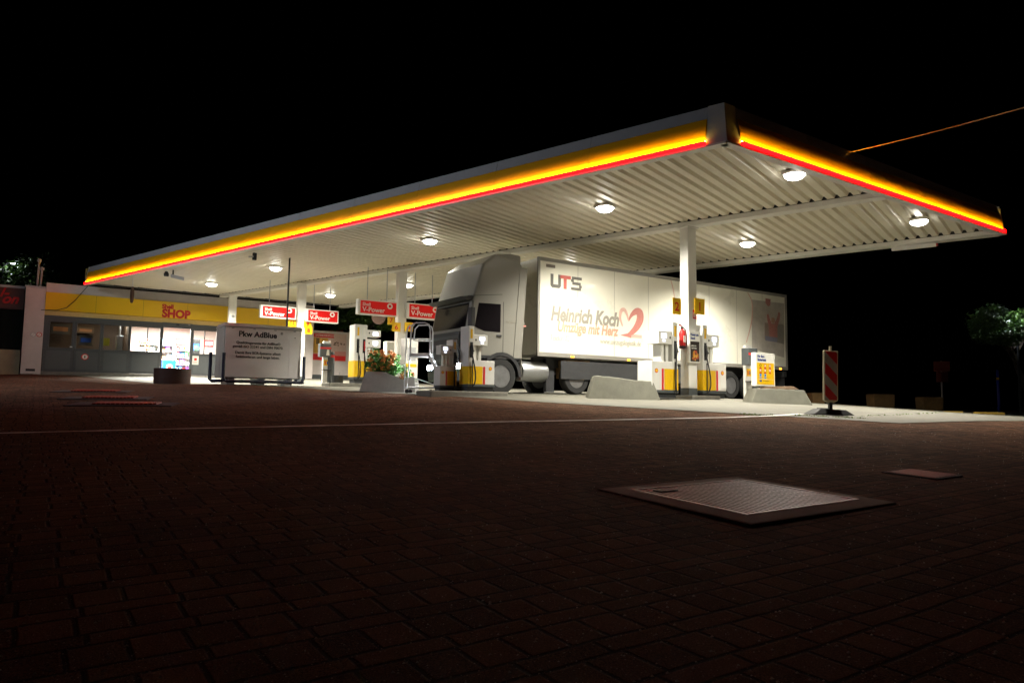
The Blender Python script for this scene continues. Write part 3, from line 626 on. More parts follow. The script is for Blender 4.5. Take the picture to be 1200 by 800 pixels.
# ------------------------------------------------------------------ concrete blocks and planters
def block(px0, px1, ytop0, ytop1, ybase, d, label, depth=.9, planter=False):
    a = at(px0, ybase, d); b_ = at(px1, ybase, d); c_ = (a + b_) / 2; c_.z = gz(c_.x, c_.y) + .01
    hw = (b_ - a).length / 2; h0 = (ybase - ytop0) / F * d; h1 = (ybase - ytop1) / F * d
    t = thing("concrete_block", label, "concrete block", c_, 0, "tapered concrete blocks guarding the pumps"); sl = .20
    m_ = MB(); n = 12; prev = None; rj = random.Random(int(px0))
    bot = []; top_ = []
    for i in range(n + 1):
        f_ = i / n; x = -hw + 2 * hw * f_; xt = (-hw + sl) + 2 * (hw - sl) * f_; zt = h0 + (h1 - h0) * (f_ * f_ * (3 - 2 * f_)) + rj.uniform(-.008, .008)
        bot.append(x); top_.append((xt, zt))
    vs = [];
    for i in range(n + 1): vs += [(bot[i], 0, -.05), (top_[i][0], .10, top_[i][1]), (top_[i][0], depth - .10, top_[i][1]), (bot[i], depth, -.05)]
    fs_ = []
    for i in range(n):
        o_ = 4 * i; fs_ += [(o_, o_ + 4, o_ + 5, o_ + 1), (o_ + 1, o_ + 5, o_ + 6, o_ + 2), (o_ + 2, o_ + 6, o_ + 7, o_ + 3), (o_ + 3, o_ + 7, o_ + 4, o_)]
    fs_ += [(0, 1, 2, 3), (4 * n + 3, 4 * n + 2, 4 * n + 1, 4 * n)]
    m_.add(vs, fs_); m_.build("block_body", M_concrete, t, bevel=.025)
    return t, hw, h0, h1
block(688, 775, 442.5, 448, 470, 18.7, "tapered grey concrete block in front of the pump left of the tall column", .8)
t, hw, h0, h1 = block(880, 953.5, 455.5, 457, 473.5, 18.9, "wide pale concrete planter behind the yellow safety board", .9)
MB().hexa([(-hw + .35, .18, h0 - .02), (.55, .18, h0 - .02), (.55, .7, h0 - .02), (-hw + .35, .7, h0 - .02)], [(-hw + .5, .25, h0 + .06), (.4, .25, h0 + .07), (.4, .62, h0 + .06), (-hw + .5, .62, h0 + .05)]).build("soil_bed", M_soil, t, bevel=.02)
# flower planter
q = at(453, 461.5, 20.0); q.z = gz(q.x, q.y) + .01
t = thing("flower_planter", "grey concrete planter with green bush and orange flowers beside the platform ladder", "planter", q, 0)
def PX(px): return (px - 453) / F * 20.0
def PZ(py): return (461 - py) / F * 20.0
m_ = MB(); n = 14; vs = []; fs_ = []
for i in range(n + 1):
    f_ = i / n; x = PX(420) + (PX(486.5) - PX(420)) * f_; xt = PX(427) + (PX(484.5) - PX(427)) * f_
    g_ = min(1, max(0, (f_ - .30) / .40)); zt = PZ(437) + (PZ(443.5) - PZ(437)) * (g_ * g_ * (3 - 2 * g_))
    vs += [(x, 0, -.05), (xt, .12, zt), (xt, .20, zt), (xt, .22, zt - .12), (xt, .75, zt - .12), (xt, .80, zt), (xt, .88, zt), (x, 1.0, -.05)]
for i in range(n):
    o_ = 8 * i
    for k in range(7): fs_.append((o_ + k, o_ + 8 + k, o_ + 9 + k, o_ + 1 + k))
fs_ += [tuple(range(8)), tuple(range(8 * n + 7, 8 * n - 1, -1))]
m_.add(vs, fs_).build("planter_body", M_planter, t, smooth=False)
def leaf_mat(name, c, c2):
    M = bpy.data.materials.new(name); M.use_nodes = True; tt = M.node_tree; b = tt.nodes["Principled BSDF"]; g_ = tt.nodes.new("ShaderNodeNewGeometry"); r_ = tt.nodes.new("ShaderNodeValToRGB")
    r_.color_ramp.elements[0].color = (*c, 1); r_.color_ramp.elements[1].color = (*c2, 1); tt.links.new(g_.outputs["Random Per Island"], r_.inputs[0]); tt.links.new(r_.outputs[0], b.inputs["Base Color"]); b.inputs["Roughness"].default_value = .5
    b.inputs["Subsurface Weight"].default_value = 0; return M
M_leaf = leaf_mat("leaf_green", (.05, .20, .04), (.16, .42, .09)); M_flow = leaf_mat("flower_orange", (.62, .22, .06), (.85, .46, .12)); M_tree = leaf_mat("tree_leaf", (.025, .07, .012), (.10, .19, .03)); M_conifer = leaf_mat("thuja", (.02, .09, .035), (.05, .20, .08))
def leaves(m_, c, rad, n, size, rg, mi=0, flat=.5):
    for i in range(n):
        while True:
            v = Vector((rg.uniform(-1, 1), rg.uniform(-1, 1), rg.uniform(-1, 1)))
            if v.length < 1: break
        v = v.normalized() * (v.length ** .6); p = Vector((c[0] + v.x * rad[0], c[1] + v.y * rad[1], c[2] + v.z * rad[2]))
        d = Vector((rg.gauss(0, 1), rg.gauss(0, 1), rg.gauss(0, .7))).normalized(); s_ = size * rg.uniform(.6, 1.3); e = d.orthogonal().normalized(); k = d.cross(e)
        a = rg.random() * 6.28; e2 = e * math.cos(a) + k * math.sin(a)
        m_.k = mi; m_.add([p - d * s_, p + e2 * s_ * flat, p + d * s_, p - e2 * s_ * flat], [(0, 1, 2, 3)])
rg = random.Random(3); lf = MB(); fl = MB(); st = MB()
for i in range(27):
    x = PX(rg.uniform(430, 461)); z = PZ(rg.triangular(413, 441, 431)); y = rg.uniform(.2, .75)
    leaves(lf, (x, y, z), (.16, .16, .13), 80, .05, rg); st.tube([(x * .7, .45, PZ(440) - .15), (x, y, z)], [.012, .004], 5)
for i in range(9):
    x = PX(rg.uniform(455, 462)); z = PZ(rg.uniform(430, 442)); leaves(lf, (x, rg.uniform(.12, .5), z), (.10, .10, .12), 40, .04, rg)
for i in range(9):
    x = PX(rg.uniform(467, 479)); z = PZ(rg.uniform(432, 445)); leaves(lf, (x, rg.uniform(.2, .6), z), (.12, .12, .10), 36, .04, rg)
for i in range(38):
    x = PX(rg.uniform(430, 461) if i < 33 else rg.uniform(466, 479)); z = PZ(rg.uniform(413, 436) if i < 33 else rg.uniform(433, 446)); y = rg.uniform(.05, .4)
    leaves(fl, (x, y - .06, z), (.075, .06, .06), 20, .030, rg, flat=.8)
lf.build("bush_leaves", M_leaf, t); fl.build("flowers", M_flow, t); st.build("stems", M_bark, t)

# ------------------------------------------------------------------ rolling platform ladder
q = at(497, 460, 18.9); q.z = gz(q.x, q.y) + .015; K = 18.9 / F
t = thing("platform_ladder", "aluminium rolling platform ladder with handrails beside the flower planter", "ladder", q, 0)
def LX(px): return (px - 497) * K
zb = -(q.z - EZ) / K
LS = (at(497, 378, 18.9).z - q.z) / (82 * K)
def LZ(py): return (460 - py) * K * LS
yb0, yf = .0, .62      # front frame, rear frame
TH = .018
zp = LZ(416); xl, xr = LX(480), LX(503)
MB().box(xl, xr, -.02, yf, zp - .03, zp + .055).build("platform", M_alu, t, bevel=.006)
for y in (0, yf):
    MB().tube([(LX(476) if y == 0 else LX(469.5), y, .02), (LX(479.5) if y == 0 else LX(470), y, zp - .03), (LX(480) if y == 0 else LX(471), y, LZ(385)), (LX(482) if y == 0 else LX(473), y, LZ(379.5)), (LX(487) if y == 0 else LX(479), y, LZ(378))] if True else [], TH, 8).build("upright", M_alu, t, smooth=True)
    hx = 0 if y == 0 else -.03
    MB().tube([(LX(479.5), y, LZ(398)), (LX(481), y, LZ(383)), (LX(485), y, LZ(378.5)), (LX(496), y, LZ(378)), (LX(501), y, LZ(380)), (LX(502.5), y, LZ(386)), (LX(502.5), y, zp)], TH, 8).build("handrail", M_alu, t, smooth=True)
    MB().tube([(LX(480), y, LZ(397)), (LX(502), y, LZ(397))], TH * .9, 8).build("guard_rail", M_alu, t)
    o_ = .0 if y == 0 else .0
    MB().hexa([(LX(500), y, zp - .03), (LX(504), y, zp - .03), (LX(504), y + .03, zp - .03), (LX(500), y + .03, zp - .03)][::1], [(LX(500), y, zp + .03), (LX(504), y, zp + .03), (LX(504), y + .03, zp + .03), (LX(500), y + .03, zp + .03)]).build("bracket", M_alu, t)
    a, b_ = Vector((LX(502), y, zp)), Vector((LX(524), y, .04)); m_ = MB(); m_.hexa([(b_.x - .05, y - .012, b_.z), (b_.x + .03, y - .012, b_.z), (b_.x + .03, y + .012, b_.z), (b_.x - .05, y + .012, b_.z)], [(a.x - .05, y - .012, a.z), (a.x + .03, y - .012, a.z), (a.x + .03, y + .012, a.z), (a.x - .05, y + .012, a.z)]); m_.build("stringer", M_alu, t)
for y in (0.05, yf - .05):
    MB().tube([(LX(476) - (0 if y < .3 else .14), y, .16), (LX(520), y, .16)], .022, 8).build("base_rail", M_alu, t)
for i in range(6):
    f_ = (i + 1) / 7; x = LX(502) + (LX(524) - LX(502)) * f_; z = zp * (1 - f_) + .04 * f_
    MB().box(x - .07, x + .05, .015, yf - .002, z - .012, z + .012).build("step", M_alu, t)
MB().tube([(LX(478), .3, LZ(440)), (LX(517), .3, .17)], .012, 8).build("brace", M_alu, t)
for x in (LX(477), LX(505), LX(517), LX(523)):
    for y in (.0, yf): MB().lathe([(.055, -.016), (.055, .016)], 14, (x, y - .02, .057), 'y').build("castor", M_black, t)
# ------------------------------------------------------------------ white tank
q = at(260.5, 448, 23.0); q.z = gz(q.x, q.y) + .02
P_ = Vector(q); a = P_; b_ = onpl(353.5, 400, P_, N); Wt = (b_ - a).dot(R); Ht = onpl(264, 378, P_, N).z - q.z
t = thing("additive_tank", "white lettered tank container with blue bumper rails in front of the shop", "tank", q, BR)
z0 = .22
bd = MB(); bd.box(0, Wt, .03, 1.25, z0, Ht - .10).build("tank_body", M_tankside, t, bevel=.01)
MB().box(.03, Wt - .03, -.005, .028, z0 + .02, Ht - .12).build("front_panel", M_tank, t, bevel=.006)
MB().hexa([(-.03, -.05, Ht - .098), (Wt + .03, -.05, Ht - .098), (Wt + .03, 1.30, Ht - .098), (-.03, 1.30, Ht - .098)], [(.02, .05, Ht + .02), (Wt - .02, .05, Ht + .02), (Wt - .02, 1.2, Ht + .02), (.02, 1.2, Ht + .02)]).build("lid", M_tankside, t, bevel=.015)
for x in (Wt * .10, Wt * .37, Wt * .64, Wt * .90): MB().box(x - .04, x + .04, -.018, -.006, Ht - .17, Ht - .135).build("latch", M_steel, t)
dr = MB().box(Wt * .83, Wt * .955, -.014, -.006, z0 + .06, Ht - .32).build("service_door", M_tank, t, bevel=.004); MB().box(Wt * .90, Wt * .912, -.020, -.0145, Ht - .39, Ht - .36).build("lock", M_black, dr)
fx_ = Wt * .43
def line_(px, py): p = onpl(px, py, P_, N); return p.z - q.z
text("lettering", "Pkw AdBlue", .255, M_ink, t, (fx_ - .03, -.0075, line_(302, 395)), align='CENTER', bold=.034)
text("lettering", "®", .11, M_ink, t, (fx_ + .72, -.0075, line_(302, 390.5)), bold=.01)
for s_, py in (("Qualitätsgarantie für AdBlue®", 403.5), ("gemäß ISO 22241 und DIN 70070.", 408), ("Damit Ihre SCR-Systeme allzeit", 415.2), ("funktionieren und lange leben.", 419.8)):
    text("lettering", s_, .118, M_ink, t, (fx_, -.0075, line_(302, py)), align='CENTER', bold=.022)
M_bump = mat("bumper_blue", (.022, .026, .05), .35, var=.1, coat=.3)
MB().tube([(-.02, -.16, 1.02), (-.02, -.16, .24), (.02, -.16, .13), (.10, -.16, .10), (Wt - .06, -.16, .10), (Wt + .02, -.16, .13), (Wt + .06, -.16, .24), (Wt + .06, -.16, 1.0)], .055, 10).build("bumper_rail", M_bump, t, smooth=True)
for x in (-.30,): MB().tube([(x, .5, 1.05), (x, .5, .16), (x + .05, .4, .10), (x + .25, -.1, .10)], .055, 10).build("bumper_rail", M_bump, t, smooth=True)
MB().tube([(Wt + .06, -.1, .10), (Wt + .14, .5, .10), (Wt + .14, .9, .14), (Wt + .14, .9, 1.0)], .05, 10).build("bumper_rail", M_bump, t, smooth=True)
for x in (.3, Wt * .5, Wt - .35): MB().box(x - .12, x + .12, .2, 1.1, -.02, z0 - .003).build("foot", M_steel, t)
# vent pipe behind it
q = at(333, 450, 26.0); q.z = gz(q.x, q.y); tz = at(333, 297.5, 26.0).z
t = thing("vent_pipe", "thin dark vent pipe rising behind the white tank", "pipe", q); MB().tube([(0, 0, 0), (.02, 0, tz - q.z)], .032, 10).build("pipe_body", M_dark, t)
MB().lathe([(.055, 0), (.055, .10), (.02, .13)], 12, (.02, 0, tz - q.z)).build("cap", M_dark, t)
# rusty planter bowl before the shop door
q = at(201.5, 450.5, 25.6); q.z = gz(q.x, q.y) + .01; rr_w = 20 / F * 25.6
t = thing("rusty_planter", "round dark rusty planter in front of the lit shop door", "planter", q)
MB().lathe([(rr_w * .98, 0), (rr_w, .56), (rr_w - .05, .565), (rr_w - .06, .44), (0, .45)], 48).build("planter_wall", M_corten, t, smooth=True); MB().lathe([(0, .455), (rr_w - .07, .455)], 32).build("soil_bed", M_soil, t)
# left wiper station, bin and bucket
q = at(377, 450, 28.2); q.z = gz(q.x, q.y); wiper(q, "wiper station with a grey dispenser between the white tank and the two hose pump", 1.12)
q2 = at(386.5, 449.5, 28.4); q2.z = gz(q2.x, q2.y); t = thing("waste_bin", "tall grey bin with a red band beside the bucket, left of the two hose pump", "bin", q2, BR)
MB().lathe([(.16, 0), (.16, 1.30), (.13, 1.37)], 24, (0, 0, 0)).build("bin_body", M_skirt, t, smooth=True); MB().lathe([(.163, 1.14), (.163, 1.24)], 24).build("red_band", M_red, t)
q3 = at(395, 450, 27.6); q3.z = gz(q3.x, q3.y) + .0; t = thing("bucket", "dark squeegee bucket on the ground left of the two hose pump", "bucket", q3, BR)
MB().lathe([(.20, 0), (.26, .42), (.24, .42), (.19, .04), (0, .04)], 20, (0, 0, .0)).build("bucket_body", M_dark, t, smooth=True); MB().tube([(.05, 0, .05), (.1, 0, .55)], .015, 6).build("squeegee_stick", M_steel, t)
q3 = at(390, 449, 28.6); q3.z = gz(q3.x, q3.y); t = thing("hose_stand", "bent steel hose stand between the grey bin and the bucket", "stand", q3, BR); MB().tube([(0, 0, 0), (0, 0, 1.25), (-.05, 0, 1.36), (-.18, 0, 1.38), (-.24, 0, 1.3)], .03, 8).build("stand_tube", M_steel, t, smooth=True)

# ------------------------------------------------------------------ shop
Le = C0 + U * LU
P0 = Le - N * 1.0; P0.z = EZ + 1.03
def fs(px, py): p = onpl(px, py, P0, N); return (p - P0).dot(R), p.z - P0.z
shop = thing("shop_building", "flat roofed shop with a yellow band, grey frames and a brightly lit doorway", "shop", P0, BR)
zy0 = fs(54, 363)[1]; zy1 = fs(54, 342)[1]; zp1 = fs(55, 331)[1]
zs = fs(170, 411.5)[1]; zt = fs(170, 383.5)[1]
xL = fs(50, 400)[0]; xR = fs(356, 400)[0]
DEPTH = 6.0
MB().box(xL, xR, -.02, .22, zy1 + .002, zp1).build("parapet", M_render, shop, bevel=.01)
band = MB(); band.box(xL, xR, -.10, .20, zy0, zy1).build("yellow_band", M_yel2, shop, bevel=.008)
for i in range(1, 6): MB().box(xL + (xR - xL) * i / 6 - .004, xL + (xR - xL) * i / 6 + .004, -.1015, -.10, zy0 + .01, zy1 - .01).build("band_joint", M_dark, shop)
x_, z_ = fs(189.5, 371.2); text("lettering", "SHOP", .56, M_redpaint, shop, (x_, -.105, z_), bold=.05, ext=.012, sx=.92)
x_, z_ = fs(189.5, 361.2); text("lettering", "Shell", .30, M_redpaint, shop, (x_, -.105, z_), bold=.045, ext=.012, sx=.95)
MB().box(xL, xR, -.05, .30, -.20, -.012).build("base_kerb", M_kerb, shop)
zf = zt + .30
MB().box(xL, xR, .0, .12, zt + .06, zf).build("frame_head", M_anth, shop)
# transom strip above the frames
MB().box(xL, xR, .05, .10, zf + .002, zy0 - .002).build("transom_panel", mat("transom", (.62, .44, .16), .5, dirt=.1), shop)
def win(px0, px1, mull=None, sill=None, dark=False):
    x0 = fs(px0, 395)[0]; x1 = fs(px1, 395)[0]; s_ = zs if sill is None else sill
    f_ = MB(); e = .07
    f_.box(x0 - e, x0, .0, .12, s_ - e, zt + .058); f_.box(x1, x1 + e, .0, .12, s_ - e, zt + .058); f_.box(x0, x1, .0, .12, s_ - e, s_); f_.box(x0, x1, .0, .12, zt, zt + .058)
    if mull: xm = fs(mull, 395)[0]; f_.box(xm - .025, xm + .025, .03, .09, s_, zt)
    w_ = f_.build("window", M_anth, shop, bevel=.006)
    MB().box(x0 + .002, x1 - .002, .055, .06, s_ + .002, zt - .002).build("pane", M_glass, w_)
    return x0, x1
wins = [win(58, 84), win(90, 117), win(121.5, 151.5), win(153.5, 187.5, 173), win(227, 254, 240), win(258, 290, 274), win(294, 326, 310)]
MB().box(xR + .003, fs(366.5, 400)[0], -.12, .25, -.18, zp1 - .02).build("end_pier", M_render, shop, bevel=.01)
dx0 = fs(190.8, 400)[0]; dx1 = fs(223, 400)[0]
f_ = MB(); f_.box(dx0 - .07, dx0, -.01, .13, 0, zt + .14); f_.box(dx1, dx1 + .07, -.01, .13, 0, zt + .14); f_.box(dx0 - .07, dx1 + .07, -.02, .13, zt + .142, zt + .32)
dr = f_.build("sliding_door", M_anth, shop, bevel=.006)
MB().box(dx0 + .002, dx0 + .06, .05, .055, .002, zt + .138).build("pane", M_glass, dr)
MB().box((dx0 + dx1) / 2 - .07, (dx0 + dx1) / 2 + .07, -.07, -.021, zt + .2, zt + .27).build("door_sensor", M_black, dr)
# lower panels
edges = [xL + .02] + [(wins[i][1] + wins[i + 1][0]) / 2 for i in range(3)] + [dx0 - .075]
def lowpan(x0, x1):
    MB().box(x0 + .005, x1 - .005, .02, .11, .0, zs - .072).build("lower_panel", M_anth, shop, bevel=.004)
    MB().box(x0 + .12, x1 - .12, .008, .019, .10, zs - .16).build("infill_panel", M_panelgrey, shop, bevel=.004)
for i in range(4): lowpan(edges[i], edges[i + 1])
e2 = [dx1 + .075] + [(wins[4 + i][1] + wins[5 + i][0]) / 2 for i in range(2)] + [xR]
for i in range(3): lowpan(e2[i], e2[i + 1])
MB().box(xL, wins[0][0] - .072, .01, .12, zs - .07, zt + .058).build("frame_post", M_anth, shop)
for i in range(6):
    a = wins[i][1] + .072; b_ = wins[i + 1][0] - .072
    if i == 3: 
        MB().box(a, dx0 - .072, .01, .12, zs - .07, zt + .058).build("frame_post", M_anth, shop); a = dx1 + .072
    if b_ > a + .004: MB().box(a, b_, .01, .12, zs - .07, zt + .058).build("frame_post", M_anth, shop)
MB().box(wins[6][1] + .072, xR, .01, .12, zs - .07, zt + .058).build("frame_post", M_anth, shop)
xh, zh = fs(83.2, 406.5); hd = MB().box(xh - .05, xh + .05, -.06, -.001, zh - .02, zh + .03).build("door_handle", M_alu, shop)
# shell of the building
xW = fs(26.5, 420)[0]
x_top = fs(32, 340)[0]
zw = fs(44, 337.6)[1]
MB().box(fs(27.5, 380)[0], xL - .003, -.04, .35, -.15, zw).build("end_pier", M_render, shop, bevel=.01)
MB().box(fs(27.5, 380)[0] - .04, xL - .003, -.08, .40, zw + .003, zw + .09).build("pier_coping", M_trim, shop)
MB().box(fs(30, 432)[0], fs(41, 433)[0], -.046, -.041, -.02, .09).build("air_vent", M_black, shop)
for (px, py), mt in (((39, 392), M_steel), ((46, 392), M_red)):
    x_, z_ = fs(px, py); rg_ = MB().lathe([(.0, 0), (.11, 0), (.11, .004)], 20, (x_, -.046, z_), 'y'); rg_.build("notice_disc", mt, shop); MB().lathe([(.0, 0), (.08, 0), (.08, .003)], 20, (x_, -.0505, z_), 'y').build("notice_face", M_signwhite, shop); MB().hexa([(x_ - .05, -.054, z_ - .05), (x_ - .035, -.054, z_ - .06), (x_ - .035, -.051, z_ - .06), (x_ - .05, -.051, z_ - .05)], [(x_ + .035, -.054, z_ + .06), (x_ + .05, -.054, z_ + .05), (x_ + .05, -.051, z_ + .05), (x_ + .035, -.051, z_ + .06)]).build("notice_bar", mt, shop)
x_, z_ = fs(99.5, 418); MB().lathe([(0, 0), (.15, 0), (.15, .004)], 24, (x_, .004, z_), 'y').build("notice_disc", M_red, shop); MB().lathe([(0, 0), (.11, 0), (.11, .003)], 24, (x_, -.0005, z_), 'y').build("notice_face", M_signwhite, shop); MB().box(x_ - .03, x_ + .02, -.006, -.002, z_ - .06, z_ + .06).build("notice_mark", M_ink, shop)
x0, za = fs(225, 427); x1, zb2 = fs(233, 417); MB().box(x0, x1, .000, .006, za, zb2).build("paper_notice", M_signwhite, shop); MB().box(x0 + .09, x1 - .09, -.003, -.0005, za + .22, za + .34).build("notice_mark", M_red, shop)
for k in range(3): MB().box(x0 + .05, x1 - .05, -.003, -.0005, za + .05 + k * .05, za + .07 + k * .05).build("notice_line", M_graphred, shop)
MB().box(xL - .6, xR, .12, DEPTH, zf + .30, zf + .42).build("ceiling", M_signwhite, shop)
MB().box(xL - .6, xR, .22, DEPTH, zy1 + .1, zy1 + .2).build("roof", M_trim, shop)
MB().box(xL - .3, xR, DEPTH, DEPTH + .2, -.2, zy1 + .1).build("back_wall", M_render, shop)
MB().box(xR - .2, xR, .14, DEPTH, -.2, zy1 + .1).build("side_wall", M_render, shop); MB().box(xL - .3, xL - .1, .36, DEPTH, -.2, zy1 + .1).build("side_wall", M_render, shop)
MB().box(xL - .1, xR - .2, .0, DEPTH, -.18, -.008).build("shop_floor", mat("shop_tiles", (.45, .44, .42), .3), shop)
xp = (wins[2][1] + wins[3][0]) / 2
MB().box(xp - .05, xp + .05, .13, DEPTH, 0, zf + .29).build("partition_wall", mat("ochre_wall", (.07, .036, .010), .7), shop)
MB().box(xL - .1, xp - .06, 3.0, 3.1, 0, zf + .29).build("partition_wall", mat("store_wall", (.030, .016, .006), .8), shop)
# lamps inside
M_tube = emit("shop_tube", (1.0, .96, .90), 24)
def roomlamp(x, y, label, e, colr=(1, .95, .88), sz=(1.5, .5), on=True):
    p = P0 + R * x - N * y; p.z = P0.z + zf + .27
    tt = thing("ceiling_light", label, "lamp", p, BR, "ceiling lights inside the shop")
    MB().box(-sz[0] / 2, sz[0] / 2, -sz[1] / 2, sz[1] / 2, -.05, .02).build("light_tray", M_signwhite, tt); MB().box(-sz[0] / 2 + .03, sz[0] / 2 - .03, -sz[1] / 2 + .03, sz[1] / 2 - .03, -.062, -.051).build("diffuser", M_tube if on else M_signwhite, tt)
    l = bpy.data.lights.new("shop_light", 'AREA'); l.shape = 'RECTANGLE'; l.size, l.size_y = sz; l.energy = e; l.color = colr; lo = bpy.data.objects.new("shop_light", l); col.objects.link(lo); lo.parent = tt; lo.location = (0, 0, -.075)
xd = (dx0 + dx1) / 2
roomlamp(xd - 1.6, 1.4, "bright ceiling light inside the shop over the window left of the door", 760)
roomlamp(xd, 1.3, "bright ceiling light just inside the open shop door", 880)
roomlamp(xd + 1.6, 1.4, "bright ceiling light inside the shop over the window right of the door", 760)
roomlamp(xd, 3.6, "bright ceiling light deep inside the shop", 760, sz=(3.2, .4))
roomlamp(wins[1][0] + .5, 1.8, "weak amber ceiling light in the dim room left of the shop's lit part", 16, (1, .62, .25), (.4, .2))
def inside(px, py, y):         # point on the pixel's ray, y metres behind the shop front
    p = onpl(px, py, P0 - N * y, N); return (p - P0).dot(R), p.z - P0.z
# shop furniture
def fthing(name, label, cat, x, y, z=0, group=None): p = P0 + R * x - N * y; return thing(name, label, cat, (p.x, p.y, P0.z + z), BR, group)
x0, _ = inside(191, 430, 2.0); x1, _ = inside(206, 430, 2.0); zt_ = inside(198, 422, 2.0)[1]
t = fthing("ice_chest", "bright blue chest with a white emblem inside the shop door", "chest", x0, 2.0); MB().box(0, x1 - x0, 0, .7, .02, zt_).build("chest_body", M_blue2, t, bevel=.03); MB().box(-.01, x1 - x0 + .01, -.01, .71, zt_ + .003, zt_ + .06).build("chest_lid", M_signwhite, t, bevel=.02); MB().lathe([(.0, 0), (.16, 0), (.16, .005)], 20, ((x1 - x0) * .5, -.006, zt_ * .55), 'y').build("emblem", M_signwhite, t); MB().box((x1 - x0) * .5 - .10, (x1 - x0) * .5 + .10, -.011, -.0065, zt_ * .5, zt_ * .6).build("emblem_band", M_redpaint, t)
hues = [("red", (.65, .02, .02)), ("yellow", (.80, .55, .03)), ("blue", (.02, .10, .55)), ("green", (.05, .32, .06)), ("orange", (.80, .25, .02)), ("black", (.03, .03, .03)), ("white", (.8, .8, .8)), ("purple", (.20, .05, .35)), ("pale blue", (.30, .50, .75)), ("brown", (.22, .10, .04))]
hm = {n_: mat("pack_" + n_.replace(" ", "_"), c_, .4) for n_, c_ in hues}
def rack(xa, xb, y, label, where, levels, seed, top=2.0):
    t = fthing("goods_rack", label, "shelf rack", xa, y, 0, "goods racks in the shop"); wd = xb - xa
    MB().box(0, wd, .38, .42, 0, top).build("back_panel", M_signwhite, t)
    for z in levels: MB().box(0, wd, 0, .379, z - .025, z).build("shelf", M_signwhite, t)
    for x in (-.03, wd + .003): MB().box(x, x + .027, 0, .42, 0, top).build("side_panel", M_signwhite, t)
    r_ = random.Random(seed)
    ords = ["lowest", "second", "third", "fourth", "fifth"]
    for li, z in enumerate(levels):
        x = .02; names = [h[0] for h in hues]; r_.shuffle(names); k = 0
        while x < wd - .16 and k < len(names):
            pw = r_.uniform(.13, .26); ph = r_.uniform(.16, .30); pw = min(pw, wd - .02 - x)
            p = fthing("goods_package", "%s package on the %s shelf %s" % (names[k], ords[li], where), "package", xa + x, y, z + .002, "packages on the shop shelves")
            MB().box(0, pw, .02, .25, 0, ph).build("carton", hm[names[k]], p, bevel=.006); MB().box(pw * .18, pw * .82, .016, .0195, ph * .35, ph * .7).build("pack_label", hm["white" if names[k] != "white" else "red"], p)
            x += pw + .02; k += 1
xa = inside(207, 400, 3.2)[0]; xb = inside(223, 400, 3.2)[0]
rack(xa, xb, 3.2, "white goods rack facing the open shop door on its right", "of the rack right of the open door", (.25, .65, 1.05, 1.45), 4)
xa2 = inside(190, 400, 3.6)[0]; xb2 = inside(203, 400, 3.6)[0]
rack(xa2, xb2, 3.6, "white goods rack behind the blue chest", "of the rack behind the blue chest", (.95, 1.35, 1.7), 9)
xa3 = inside(163, 400, 2.6)[0]; xb3 = inside(186, 400, 2.6)[0]
rack(xa3, xb3, 2.6, "white goods rack behind the divided window left of the door", "behind the window left of the door", (.95, 1.3, 1.65), 12)
def wallboard(px0, py0, px1, py1, y, mt, label, band=None, rnd_=False):
    x0, z1 = inside(px0, py0, y); x1, z0 = inside(px1, py1, y); t = fthing("wall_picture", label, "picture", x0, y, z0, "pictures and panels on the shop walls")
    if rnd_: MB().lathe([(0, 0), ((x1 - x0) / 2, 0), ((x1 - x0) / 2, .02)], 24, ((x1 - x0) / 2, 0, (z1 - z0) / 2), 'y').build("panel", mt, t)
    else: MB().box(0, x1 - x0, 0, .03, 0, z1 - z0).build("panel", mt, t)
    if band: MB().box((x1 - x0) * .12, (x1 - x0) * .88, -.004, -.0005, (z1 - z0) * .3, (z1 - z0) * .72).build("picture_band", band, t)
wallboard(205.5, 396, 217.5, 405, 3.0, hm["red"], "red and white panel hanging inside above the goods rack at the door", hm["white"])
wallboard(190.5, 395.5, 199, 405, 3.3, hm["pale blue"], "pale blue panel inside the door, above the blue chest", hm["white"])
wallboard(226, 397.5, 234, 416, 1.6, hm["black"], "black and blue poster in the window right of the door", hm["blue"])
wallboard(227, 404, 234, 411, 1.4, mat("sage", (.20, .38, .26), .5), "round green disc in the window right of the door", None, True)
wallboard(240, 398, 250, 407, 3.0, hm["red"], "red screen picture on the wall seen through the right window", hm["white"])
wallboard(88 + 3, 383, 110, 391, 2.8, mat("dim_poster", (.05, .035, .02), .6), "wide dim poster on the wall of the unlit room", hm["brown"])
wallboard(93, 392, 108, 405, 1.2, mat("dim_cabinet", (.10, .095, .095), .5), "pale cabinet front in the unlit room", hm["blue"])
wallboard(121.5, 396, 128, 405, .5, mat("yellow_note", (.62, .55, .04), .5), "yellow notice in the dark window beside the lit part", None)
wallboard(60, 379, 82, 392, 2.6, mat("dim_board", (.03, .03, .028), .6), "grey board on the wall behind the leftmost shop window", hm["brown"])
x0, z1 = inside(137, 392.5, 1.2); x1, z0 = inside(143.5, 411, 1.2); t = fthing("steel_column", "steel cabinet standing in the dark room behind the third window", "cabinet", x0, 1.2); MB().box(0, x1 - x0, 0, .5, 0, z1).build("cabinet_body", M_steel, t, bevel=.02); MB().tube([((x1 - x0) / 2, .25, z1), ((x1 - x0) / 2, .25, zf + .28)], .05, 10).build("duct", M_steel, t)
# counter
xa, xb = inside(154, 400, 1.6)[0], inside(187, 400, 1.6)[0]; t = fthing("sales_counter", "pale sales counter behind the divided window left of the door", "counter", xa, 1.6); MB().box(0, xb - xa, 0, .6, 0, .92).build("counter_body", M_signwhite, t, bevel=.01); MB().box(-.02, xb - xa + .02, -.03, .63, .923, .96).build("counter_top", M_wood, t, bevel=.005)
